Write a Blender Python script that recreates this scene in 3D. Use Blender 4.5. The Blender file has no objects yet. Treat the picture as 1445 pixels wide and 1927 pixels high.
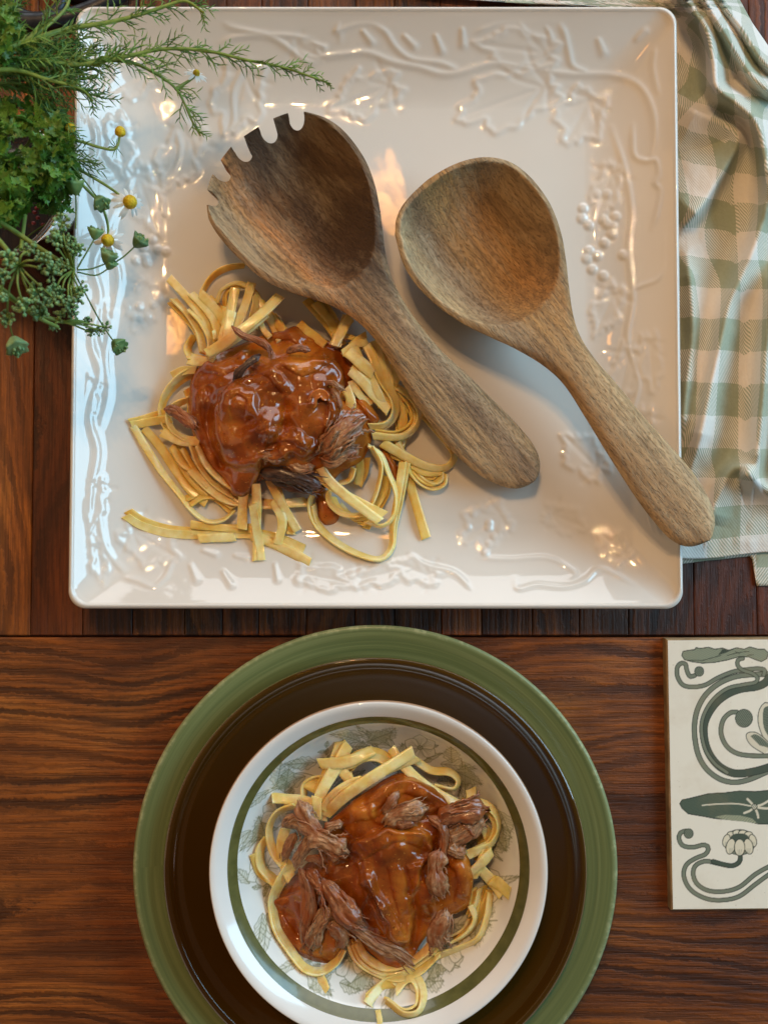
import bpy, bmesh, math, random
import numpy as np
from mathutils import Vector, Matrix

random.seed(7); RNG = np.random.default_rng(11)
SC = bpy.context.scene
COL = SC.collection
PI = math.pi

# ------------------------------------------------------------------ camera
W0, H0 = 1445.0, 1927.0                 # size of the photograph the plan was measured on
CAM_H, TILT = 0.50, math.radians(2.0)
FOV = 2*math.atan(0.5*0.570/CAM_H)
KP = 2*math.tan(FOV/2)/H0
CAM = np.array([0.0, -CAM_H*math.sin(TILT), CAM_H*math.cos(TILT)])
cd = bpy.data.cameras.new("camera"); cam = bpy.data.objects.new("camera", cd); COL.objects.link(cam)
cam.location = CAM; cam.rotation_euler = (TILT, 0, 0)
cd.sensor_fit = 'VERTICAL'; cd.angle_y = FOV; cd.sensor_height = 24
cd.angle = FOV
cd.clip_start = 0.01; cd.clip_end = 60
cd.dof.use_dof = True; cd.dof.focus_distance = CAM_H-0.022
cd.dof.aperture_fstop = (cd.lens/1000.0)/0.0036
SC.camera = cam

# ------------------------------------------------------------------ light
def area(name, loc, target, sx, sy, power, col, spread=180):
    l = bpy.data.lights.new(name, 'AREA'); l.shape = 'RECTANGLE'; l.size = sx; l.size_y = sy
    l.energy = power; l.color = col; l.spread = math.radians(spread)
    o = bpy.data.objects.new(name, l); COL.objects.link(o); o.location = loc
    d = Vector(target)-Vector(loc); o.rotation_euler = d.to_track_quat('-Z', 'Y').to_euler()
    return o
def bulb(name, loc, rad, power, col):
    l = bpy.data.lights.new(name, 'POINT'); l.shadow_soft_size = rad; l.energy = power; l.color = col
    o = bpy.data.objects.new(name, l); COL.objects.link(o); o.location = loc
    return o
wd = bpy.data.worlds.new("World"); SC.world = wd; wd.use_nodes = True
wbg = wd.node_tree.nodes["Background"]
wbg.inputs[0].default_value = (1.0, 0.84, 0.68, 1); wbg.inputs[1].default_value = 0.10
# a daylit window beside the table (right), another beyond its far end, an added warm fill on the left standing in for a lit wall, pendants and small bulbs
area("window_light", (1.70, 0.60, 1.10), (0, 0.05, 0), 1.7, 1.0, 37, (0.42, 0.76, 1.0))
area("far_window_light", (0.30, 2.4, 0.85), (0, 0.05, 0), 3.8, 0.9, 29, (0.94, 0.97, 1.0))
area("warm_side_fill", (-1.5, 0.15, 1.25), (0, 0.1, 0), 1.8, 0.9, 3.6, (1.0, 0.60, 0.28))
def shade_pattern(o, scale, power):
    """pendant shade of crackled amber glass: the brightness varies over the lamp's own face"""
    l = o.data; l.shape = 'ELLIPSE'; l.use_nodes = True; t = l.node_tree; em = t.nodes['Emission']
    g = t.nodes.new('ShaderNodeNewGeometry'); n = t.nodes.new('ShaderNodeTexNoise'); n.inputs['Scale'].default_value = scale; n.inputs['Detail'].default_value = 5; n.inputs['Distortion'].default_value = 1.6
    r = t.nodes.new('ShaderNodeValToRGB'); r.color_ramp.elements[0].position = 0.40; r.color_ramp.elements[0].color = (0.10, 0.03, 0.004, 1); r.color_ramp.elements[1].position = 0.60; r.color_ramp.elements[1].color = (1, 0.80, 0.36, 1)
    e = r.color_ramp.elements.new(0.5); e.color = (0.9, 0.42, 0.08, 1)
    t.links.new(g.outputs['Parametric'], n.inputs['Vector']); t.links.new(n.outputs['Fac'], r.inputs[0]); t.links.new(r.outputs[0], em.inputs['Color']); em.inputs['Strength'].default_value = power
shade_pattern(area("pendant_lamp", (0.010, 0.555, 1.0), (0.010, 0.555, 0), 0.034, 0.12, 0.13, (1.0, 0.66, 0.34)), 7, 1.0)
shade_pattern(area("pendant_lamp", (-0.345, 0.33, 1.0), (-0.345, 0.33, 0), 0.07, 0.08, 0.20, (1.0, 0.66, 0.34)), 6, 1.0)
for k in range(9):
    a = k*2*PI/9
    bulb("chandelier_bulb", (-0.165+0.08*math.cos(a), 0.58+0.08*math.sin(a), 1.25+0.04*math.sin(2*a)), 0.005, 2.8, (1.0, 0.59, 0.27))
vs = SC.view_settings; vs.view_transform = 'Standard'; vs.look = 'None'; vs.gamma = 1; vs.exposure = 0.18
SC.render.engine = 'CYCLES'
SC.cycles.use_denoising = True
SC.cycles.caustics_reflective = False; SC.cycles.caustics_refractive = False
SC.cycles.sample_clamp_indirect = 4.0
SC.cycles.max_bounces = 10; SC.cycles.transparent_max_bounces = 12

# ------------------------------------------------------------------ measuring
ct, st = math.cos(TILT), math.sin(TILT)
def AT(px, py, z):
    """point of the real scene at height z seen at that place of the photograph (numpy friendly)"""
    px, py, z = np.broadcast_arrays(np.asarray(px, float), np.asarray(py, float), np.asarray(z, float))
    dx = (px-W0/2)*KP; dy = -(py-H0/2)*KP
    wx = dx; wy = dy*ct+st; wz = dy*st-ct
    t = (z-CAM[2])/wz
    return np.stack([CAM[0]+wx*t, CAM[1]+wy*t, z+0*t], -1)
def PX(P):
    P = np.asarray(P, float)-CAM
    x = P[..., 0]; y = P[..., 1]*ct+P[..., 2]*st; z = -P[..., 1]*st+P[..., 2]*ct
    return np.stack([W0/2+(x/-z)/KP, H0/2-(y/-z)/KP], -1)
def circ(cx, cy, r, z):
    c = AT(cx, cy, z); a = AT(cx+r, cy, z); b = AT(cx-r, cy, z)
    return c, float(np.linalg.norm(a-b)/2)

# ------------------------------------------------------------------ mesh helpers
def mesh_np(name, V, F, smooth=True):
    """V (n,3), F (m,k) equal sized faces"""
    V = np.ascontiguousarray(V, dtype=np.float32); F = np.ascontiguousarray(F, dtype=np.int32)
    me = bpy.data.meshes.new(name); k = F.shape[1]
    me.vertices.add(len(V)); me.vertices.foreach_set('co', V.ravel())
    me.loops.add(F.size); me.loops.foreach_set('vertex_index', F.ravel())
    me.polygons.add(len(F))
    me.polygons.foreach_set('loop_start', np.arange(len(F), dtype=np.int32)*k)
    try: me.polygons.foreach_set('loop_total', np.full(len(F), k, dtype=np.int32))
    except Exception: pass
    me.update(calc_edges=True); me.validate()
    me.polygons.foreach_set('use_smooth', np.full(len(me.polygons), smooth, dtype=bool))
    return me
def grid_faces(n, m, wu=False, wv=False, flip=False):
    i = np.arange(n if wu else n-1); j = np.arange(m if wv else m-1)
    I, J = np.meshgrid(i, j, indexing='ij'); I = I.ravel(); J = J.ravel()
    I2 = (I+1) % n; J2 = (J+1) % m
    f = np.stack([I*m+J, I2*m+J, I2*m+J2, I*m+J2], 1)
    return f[:, ::-1] if flip else f
def set_attr(me, name, A):
    A = np.asarray(A, dtype=np.float32)
    if A.ndim == 1:
        at = me.attributes.new(name, 'FLOAT', 'POINT'); at.data.foreach_set('value', A)
    elif A.shape[1] == 3:
        at = me.attributes.new(name, 'FLOAT_VECTOR', 'POINT'); at.data.foreach_set('vector', A.ravel())
    else:
        at = me.attributes.new(name, 'FLOAT_COLOR', 'POINT'); at.data.foreach_set('color', A.ravel())
def obj(name, me, mat=None, parent=None):
    """link a mesh given in world coordinates; under a thing it is moved to the thing's own frame"""
    o = bpy.data.objects.new(name, me); COL.objects.link(o)
    if mat is not None and not me.materials: me.materials.append(mat)
    if parent is not None:
        o.parent = parent
    return o
def world_loc(o):
    v = Vector((0, 0, 0))
    while o is not None: v += o.location; o = o.parent
    return v
def part(name, V, F, mat, parent=None, smooth=True, attrs=None, origin=None):
    """V in world coordinates; origin = where the object's own origin goes"""
    V = np.asarray(V, float)
    org = np.array(world_loc(parent)) if parent is not None else np.zeros(3)
    o0 = np.array(origin, float) if origin is not None else org
    me = mesh_np(name, V-o0, F, smooth)
    for k, A in (attrs or {}).items(): set_attr(me, k, A)
    o = obj(name, me, mat, parent); o.location = o0-org
    return o
def thing(name, label, cat, loc, group=None):
    o = bpy.data.objects.new(name, None); COL.objects.link(o); o.location = loc; o.empty_display_size = 0.02
    return tag(o, label, cat, group)
def tag(o, label=None, cat=None, group=None, kind=None):
    if label: o["label"] = label
    if cat: o["category"] = cat
    if group: o["group"] = group
    if kind: o["kind"] = kind
    return o
def catmull(P, n):
    """resample a polyline (k,d) smoothly to n points, about even in length"""
    P = np.asarray(P, float)
    if len(P) == 2:
        t = np.linspace(0, 1, n)[:, None]; return P[0]*(1-t)+P[1]*t
    Q = np.vstack([2*P[0]-P[1], P, 2*P[-1]-P[-2]]); out = []
    for i in range(1, len(Q)-2):
        t = np.linspace(0, 1, 24, endpoint=False)[:, None]
        a, b, c, d = Q[i-1], Q[i], Q[i+1], Q[i+2]
        out.append(0.5*((2*b)+(-a+c)*t+(2*a-5*b+4*c-d)*t*t+(-a+3*b-3*c+d)*t**3))
    out.append(P[-1:]); R = np.vstack(out)
    s = np.r_[0, np.cumsum(np.linalg.norm(np.diff(R, axis=0), axis=1))]
    q = np.linspace(0, s[-1], n)
    return np.stack([np.interp(q, s, R[:, k]) for k in range(R.shape[1])], 1)
def lathe(profile, n=220, c=(0, 0), dense=None):
    pr = np.asarray(profile, float)
    a = np.linspace(0, 2*PI, n, endpoint=False)
    V = np.zeros((len(pr), n, 3))
    V[..., 0] = c[0]+pr[:, 0:1]*np.cos(a); V[..., 1] = c[1]+pr[:, 0:1]*np.sin(a); V[..., 2] = pr[:, 1:2]
    return V.reshape(-1, 3), grid_faces(len(pr), n, False, True, flip=True)
def tube(P, rad, k=6, cap=True):
    """P (n,3) path, rad scalar or (n,)"""
    P = np.asarray(P, float); n = len(P); rad = np.broadcast_to(np.asarray(rad, float), (n,))
    T = np.gradient(P, axis=0); T /= (np.linalg.norm(T, axis=1, keepdims=True)+1e-12)
    u = np.cross(T[0], [0, 0, 1.0]);
    if np.linalg.norm(u) < 1e-3: u = np.cross(T[0], [1.0, 0, 0])
    u /= np.linalg.norm(u); V = np.zeros((n, k, 3)); a = np.linspace(0, 2*PI, k, endpoint=False)
    for i in range(n):
        u = u-T[i]*np.dot(u, T[i]); u /= (np.linalg.norm(u)+1e-12); w = np.cross(T[i], u)
        V[i] = P[i]+rad[i]*(np.cos(a)[:, None]*u+np.sin(a)[:, None]*w)
    V = V.reshape(-1, 3); F = grid_faces(n, k, False, True)
    if cap:
        V = np.vstack([V, P[:1], P[-1:]]); c0, c1 = len(V)-2, len(V)-1
        j = np.arange(k); j2 = (j+1) % k
        F = np.vstack([F, np.stack([j2, j, np.full(k, c0), np.full(k, c0)], 1), np.stack([(n-1)*k+j, (n-1)*k+j2, np.full(k, c1), np.full(k, c1)], 1)])
        F = fixtri(F)
    return V, F
def fixtri(F):
    return F
class Bag:
    """collects vertices and polygons of any size, then makes one mesh"""
    def __init__(s): s.V = []; s.F = []; s.n = 0; s.A = []
    def add(s, V, F, a=None):
        V = np.asarray(V, float)
        for f in np.asarray(F):
            f = list(dict.fromkeys(int(x) for x in f))
            if len(f) > 2: s.F.append([x+s.n for x in f])
        s.V.append(V); s.n += len(V)
        if a is not None: s.A.append(np.broadcast_to(np.asarray(a, float), (len(V), 4)))
    def build(s, name, mat, parent=None, smooth=True, origin=None):
        V = np.vstack(s.V); org = np.array(world_loc(parent)) if parent is not None else np.zeros(3)
        o0 = np.array(origin, float) if origin is not None else org
        me = bpy.data.meshes.new(name); me.from_pydata((V-o0).tolist(), [], s.F); me.update()
        me.polygons.foreach_set('use_smooth', np.full(len(me.polygons), smooth, dtype=bool))
        if s.A: set_attr(me, 'tint', np.vstack(s.A))
        o = obj(name, me, mat, parent); o.location = o0-org
        return o
# -------- raster helpers (used to carve relief and to lay out printed decoration)
def blur(A, s):
    r = int(3*s)+1; x = np.arange(-r, r+1); k = np.exp(-0.5*(x/s)**2); k /= k.sum()
    B = np.zeros_like(A); Ap = np.pad(A, ((r, r), (0, 0)), mode='edge')
    for i, w in enumerate(k): B += w*Ap[i:i+A.shape[0]]
    Ap = np.pad(B, ((0, 0), (r, r)), mode='edge'); C = np.zeros_like(A)
    for i, w in enumerate(k): C += w*Ap[:, i:i+A.shape[1]]
    return C
def dist_poly(P, X, Y, closed=False, pad=1e9):
    """distance of raster points to a polyline, and position (0..1) along it"""
    P = np.asarray(P, float)
    if closed: P = np.vstack([P, P[:1]])
    D = np.full(X.shape, 1e9); T = np.zeros(X.shape)
    L = np.r_[0, np.cumsum(np.linalg.norm(np.diff(P, axis=0), axis=1))]; tot = max(L[-1], 1e-9)
    gx = X[0]; gy = Y[:, 0]
    for i in range(len(P)-1):
        a, b = P[i], P[i+1]; ab = b-a; l2 = max(ab@ab, 1e-12)
        i0, i1 = np.searchsorted(gx, [min(a[0], b[0])-pad, max(a[0], b[0])+pad]); j0, j1 = np.searchsorted(gy, [min(a[1], b[1])-pad, max(a[1], b[1])+pad])
        if i1 <= i0 or j1 <= j0: continue
        x = X[j0:j1, i0:i1]; y = Y[j0:j1, i0:i1]
        t = np.clip(((x-a[0])*ab[0]+(y-a[1])*ab[1])/l2, 0, 1)
        d = np.hypot(x-a[0]-t*ab[0], y-a[1]-t*ab[1]); Ds = D[j0:j1, i0:i1]; m = d < Ds
        Ds[m] = d[m]; T[j0:j1, i0:i1][m] = ((L[i]+t*math.sqrt(l2))/tot)[m]
    return D, T
def in_poly(P, X, Y):
    P = np.asarray(P, float); c = np.zeros(X.shape, bool); j = len(P)-1
    for i in range(len(P)):
        xi, yi = P[i]; xj, yj = P[j]
        c ^= ((yi > Y) != (yj > Y)) & (X < (xj-xi)*(Y-yi)/((yj-yi) if yj != yi else 1e-9)+xi); j = i
    return c
class Raster:
    def __init__(s, x0, y0, x1, y1, res=1.0, layers=1, base=0.0):
        s.x0, s.y0, s.res = x0, y0, res
        s.nx = int((x1-x0)/res)+1; s.ny = int((y1-y0)/res)+1
        s.A = np.full((s.ny, s.nx), base) if layers == 1 else np.tile(np.array(base, float), (s.ny, s.nx, 1))
    def win(s, P, pad):
        P = np.asarray(P, float)
        i0 = max(0, int((P[:, 0].min()-pad-s.x0)/s.res)); i1 = min(s.nx, int((P[:, 0].max()+pad-s.x0)/s.res)+2)
        j0 = max(0, int((P[:, 1].min()-pad-s.y0)/s.res)); j1 = min(s.ny, int((P[:, 1].max()+pad-s.y0)/s.res)+2)
        if i1 <= i0 or j1 <= j0: return None
        X, Y = np.meshgrid(s.x0+np.arange(i0, i1)*s.res, s.y0+np.arange(j0, j1)*s.res)
        return (slice(j0, j1), slice(i0, i1)), X, Y
    def sample(s, x, y):
        fx = np.clip((np.asarray(x)-s.x0)/s.res, 0, s.nx-1.001); fy = np.clip((np.asarray(y)-s.y0)/s.res, 0, s.ny-1.001)
        i = fx.astype(int); j = fy.astype(int); a = fx-i; b = fy-j
        if s.A.ndim == 3: a = a[..., None]; b = b[..., None]
        return (s.A[j, i]*(1-a)+s.A[j, i+1]*a)*(1-b)+(s.A[j+1, i]*(1-a)+s.A[j+1, i+1]*a)*b
    def paint(s, sl, m, col):
        m = m[..., None]; s.A[sl] = s.A[sl]*(1-m)+np.array(col)*m
    def line(s, P, w, col, alpha=1.0, n=None, closed=False, taper=0.0):
        P = np.asarray(P, float)
        r = s.win(P, w+3*s.res)
        if r is None: return
        D, T = dist_poly(P, r[1], r[2], closed, w+3*s.res)
        ww = w*(1-taper*np.abs(2*T-1)**2) if taper else w
        s.paint(r[0], np.clip((ww/2-D)/s.res+0.5, 0, 1)*alpha, col)
    def fill(s, P, col, alpha=1.0):
        P = np.asarray(P, float); r = s.win(P, 3*s.res)
        if r is None: return
        D, _ = dist_poly(P, r[1], r[2], True, 3*s.res); ins = in_poly(P, r[1], r[2])
        s.paint(r[0], np.clip(np.where(ins, D, -D)/s.res+0.5, 0, 1)*alpha, col)
def vnoise(x, y, seed=0):
    """smooth value noise -1..1"""
    x = np.asarray(x, float); y = np.asarray(y, float)
    g = np.random.default_rng(seed).uniform(-1, 1, (64, 64))
    i = np.floor(x).astype(int); j = np.floor(y).astype(int); a = x-i; b = y-j
    a = a*a*(3-2*a); b = b*b*(3-2*b)
    f = lambda p, q: g[p % 64, q % 64]
    return (f(i, j)*(1-a)+f(i+1, j)*a)*(1-b)+(f(i, j+1)*(1-a)+f(i+1, j+1)*a)*b
def fbm(x, y, seed=0, o=3):
    s = 0; a = 1.0; t = 0
    for k in range(o):
        s = s+a*vnoise(np.asarray(x)*2**k, np.asarray(y)*2**k, seed+k); t += a; a *= 0.5
    return s/t

# ------------------------------------------------------------------ node helpers
class NT:
    def __init__(s, name):
        s.m = bpy.data.materials.new(name); s.m.use_nodes = True; s.t = s.m.node_tree
        s.b = s.t.nodes["Principled BSDF"]; s.out = s.t.nodes["Material Output"]
    def n(s, ty, **kw):
        nd = s.t.nodes.new(ty)
        for k, v in kw.items():
            if k.startswith('i_'):
                key = k[2:]; key = int(key) if key.isdigit() else key.replace('_', ' ')
                nd.inputs[key].default_value = v
            else: setattr(nd, k, v)
        return nd
    def l(s, a, b): s.t.links.new(a, b)
    def set(s, **kw):
        for k, v in kw.items(): s.b.inputs[k.replace('_', ' ')].default_value = v
        return s
    def coord(s, kind='Object'): return s.n('ShaderNodeTexCoord').outputs[kind]
    def attr(s, name, out='Vector'): return s.n('ShaderNodeAttribute', attribute_name=name).outputs[out]
    def mapping(s, v, scale=(1, 1, 1), loc=(0, 0, 0), rot=(0, 0, 0)):
        m = s.n('ShaderNodeMapping'); m.inputs['Scale'].default_value = scale; m.inputs['Location'].default_value = loc; m.inputs['Rotation'].default_value = rot
        s.l(v, m.inputs[0]); return m.outputs[0]
    def noise(s, v, scale, detail=3, rough=0.55, dist=0.0):
        k = s.n('ShaderNodeTexNoise'); k.inputs['Scale'].default_value = scale; k.inputs['Detail'].default_value = detail
        k.inputs['Roughness'].default_value = rough; k.inputs['Distortion'].default_value = dist
        if v is not None: s.l(v, k.inputs['Vector'])
        return k.outputs['Fac']
    def ramp(s, f, stops, interp='LINEAR'):
        r = s.n('ShaderNodeValToRGB'); e = r.color_ramp; e.interpolation = interp
        while len(e.elements) < len(stops): e.elements.new(0.5)
        for q, (p, c) in zip(e.elements, stops):
            q.position = p; q.color = (c, c, c, 1) if isinstance(c, (int, float)) else (*c, 1)
        s.l(f, r.inputs[0]); return r.outputs[0]
    def math(s, op, a, b=None, c=None, clamp=False):
        m = s.n('ShaderNodeMath', operation=op, use_clamp=clamp)
        for i, v in enumerate((a, b, c)):
            if v is None: continue
            if isinstance(v, (int, float)): m.inputs[i].default_value = v
            else: s.l(v, m.inputs[i])
        return m.outputs[0]
    def mix(s, f, a, b, blend='MIX'):
        m = s.n('ShaderNodeMix', data_type='RGBA', blend_type=blend)
        for i, v in ((0, f), (6, a), (7, b)):
            if isinstance(v, (int, float)): m.inputs[i].default_value = v
            elif isinstance(v, tuple): m.inputs[i].default_value = (*v, 1) if len(v) == 3 else v
            else: s.l(v, m.inputs[i])
        return m.outputs[2]
    def bump(s, h, strength=0.3, dist=0.001, normal=None):
        b = s.n('ShaderNodeBump'); b.inputs['Strength'].default_value = strength; b.inputs['Distance'].default_value = dist
        s.l(h, b.inputs['Height'])
        if normal is not None: s.l(normal, b.inputs['Normal'])
        return b.outputs[0]
    def base(s, c): s.l(c, s.b.inputs['Base Color']); return s
    def normal(s, c): s.l(c, s.b.inputs['Normal']); return s
    def rough(s, c): s.l(c, s.b.inputs['Roughness']); return s
    def sep(s, v):
        q = s.n('ShaderNodeSeparateXYZ'); s.l(v, q.inputs[0]); return q.outputs
    def comb(s, x, y, z=0.0):
        q = s.n('ShaderNodeCombineXYZ')
        for i, v in enumerate((x, y, z)):
            if isinstance(v, (int, float)): q.inputs[i].default_value = v
            else: s.l(v, q.inputs[i])
        return q.outputs[0]
def srgb(r, g, b, k=1.0):
    f = lambda c: ((c/255)/12.92 if c/255 <= 0.04045 else ((c/255+0.055)/1.055)**2.4)*k
    return (f(r), f(g), f(b))
# ================================================================== table
def wood_table_mat():
    t = NT("stained_wood")
    info = t.n('ShaderNodeObjectInfo'); rnd = info.outputs['Random']; tone = t.sep(info.outputs['Color'])
    co = t.coord('Object')
    off = t.comb(t.math('MULTIPLY', rnd, 7.0), t.math('MULTIPLY', rnd, 3.0), 0.0)
    v = t.n('ShaderNodeVectorMath', operation='ADD'); t.l(co, v.inputs[0]); t.l(off, v.inputs[1]); v = v.outputs[0]
    warp = t.noise(t.mapping(v, (7, 16, 7)), 1.0, 3, 0.5)
    warp2 = t.noise(t.mapping(v, (3.0, 7, 2)), 1.0, 2, 0.40)
    s = t.sep(v)
    # growth rings: y pushed about by the warp, so lines bend round knots; a bold set and a fine set
    jag = t.noise(t.mapping(v, (210, 300, 60), rot=(0, 0, 0.5)), 1.0, 3, 0.7)
    def rings(freq, wa, wb, jg, stops):
        yy = t.math('ADD', t.math('MULTIPLY', s[1], freq), t.math('ADD', t.math('MULTIPLY', warp, wa), t.math('MULTIPLY', warp2, wb)))
        return t.ramp(t.math('MULTIPLY', t.math('PINGPONG', t.math('ADD', yy, t.math('MULTIPLY', jag, jg)), 0.5), 2.0), stops)
    bold = rings(62.0, 2.4, 12.0, 0.42, [(0.0, 0.0), (0.20, 0.06), (0.36, 0.80), (1.0, 1.0)])
    thin = rings(190.0, 3.4, 24.0, 0.95, [(0.0, 0.0), (0.30, 0.25), (0.60, 0.9), (1.0, 1.0)])
    ringm = t.math('MULTIPLY', bold, t.math('ADD', 0.35, t.math('MULTIPLY', thin, 0.65)))
    fine = t.noise(t.mapping(v, (26, 760, 60)), 1.0, 4, 0.7)
    fineline = t.ramp(fine, [(0.36, 0.0), (0.56, 1.0)])
    broad = t.noise(t.mapping(v, (5, 13, 5)), 1.0, 4, 0.6)
    c = t.ramp(broad, [(0.26, srgb(84, 44, 20)), (0.44, srgb(130, 72, 30)), (0.57, srgb(166, 98, 42)), (0.74, srgb(206, 136, 66))])
    blot = t.noise(t.mapping(v, (10, 10, 10), loc=(4, 2, 0)), 1.0, 4, 0.7)
    stain = t.ramp(blot, [(0.30, 0.40), (0.50, 1.0)])
    rk = t.ramp(t.noise(t.mapping(v, (4, 18, 4), loc=(9, 1, 0)), 1.0, 2), [(0.35, 0.38), (0.62, 0.85)])
    c = t.mix(t.math('MULTIPLY', t.math('SUBTRACT', 1.0, ringm), rk), c, srgb(38, 17, 9))
    c = t.mix(t.math('MULTIPLY', t.math('SUBTRACT', 1.0, fineline), 0.48), c, srgb(34, 15, 8))
    c = t.mix(t.math('MULTIPLY', t.math('SUBTRACT', 1.0, stain), 0.75), c, srgb(32, 13, 7))
    c = t.mix(1.0, c, info.outputs['Color'], 'MULTIPLY')
    t.base(c)
    hgt = t.math('ADD', t.math('MULTIPLY', ringm, 0.7), t.math('MULTIPLY', fineline, 0.5))
    t.normal(t.bump(hgt, 0.55, 0.0006))
    t.rough(t.ramp(fine, [(0.3, 0.56), (0.7, 0.40)]))
    t.set(Specular_IOR_Level=0.38)
    return t.m
M_TABLE = wood_table_mat()
table = tag(bpy.data.objects.new("table", None), "dark stained rustic plank table under the dishes", None, kind='structure'); COL.objects.link(table)
def board(x0, y0, x1, y1, along_x, tone, seed):
    """one plank, photo rectangle at table height, grain along its own x axis"""
    xm = AT([x0, x1], 963, 0)[:, 0]; ym = AT(722, [y1, y0], 0)[:, 1]; a = (xm[0], ym[0]); b = (xm[1], ym[1])
    cx, cy = (a[0]+b[0])/2, (a[1]+b[1])/2; lx, ly = b[0]-a[0], b[1]-a[1]
    if not along_x: lx, ly = ly, lx
    g = 0.00012; hx, hy = lx/2-g, ly/2-g; T = 0.03; bv = 0.0007
    ring = lambda e, z: [(-hx+e, -hy+e, z), (hx-e, -hy+e, z), (hx-e, hy-e, z), (-hx+e, hy-e, z)]
    V = ring(0, -T)+ring(0, -bv)+ring(bv*.35, -bv*.35)+ring(bv*1.2, 0)
    F = [(3, 2, 1, 0)]+[(r*4+i, r*4+(i+1) % 4, r*4+4+(i+1) % 4, r*4+4+i) for r in range(3) for i in range(4)]+[(12, 13, 14, 15)]
    me = mesh_np("plank", np.array(V), np.array(F), False)
    o = obj("plank", me, M_TABLE, table); o.location = (cx, cy, 0); o.rotation_euler = (0, 0, 0 if along_x else PI/2)
    o.color = (*tone, 1)
    return o
# the wide cross board towards the viewer, and boards running away from it
board(-700, 1199, 2150, 2500, True, (0.90, 0.80, 0.62), 0)
xs = [-640, -500, -380, -260, -140, -44, 61, 158, 252, 349, 420, 488, 577, 668, 742, 830, 905, 1000, 1088, 1180, 1303, 1421, 1530, 1650, 1780, 1900, 2040]
tones = {-44: (1.10, 1.08, 0.92), 61: (0.62, 0.5, 0.45), 158: (0.45, 0.40, 0.42), 252: (0.5, 0.42, 0.4), 349: (0.40, 0.36, 0.36), 488: (0.52, 0.45, 0.42),
         1303: (0.62, 0.46, 0.42), 1421: (0.7, 0.5, 0.42), 1180: (0.55, 0.45, 0.42)}
for i in range(len(xs)-1):
    rr = random.Random(i); k = rr.uniform(0.42, 0.75)
    board(xs[i], -700, xs[i+1], 1196.5, False, tones.get(xs[i], (k, k*rr.uniform(.8, .95), k*rr.uniform(.75, .95))), i)

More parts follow.
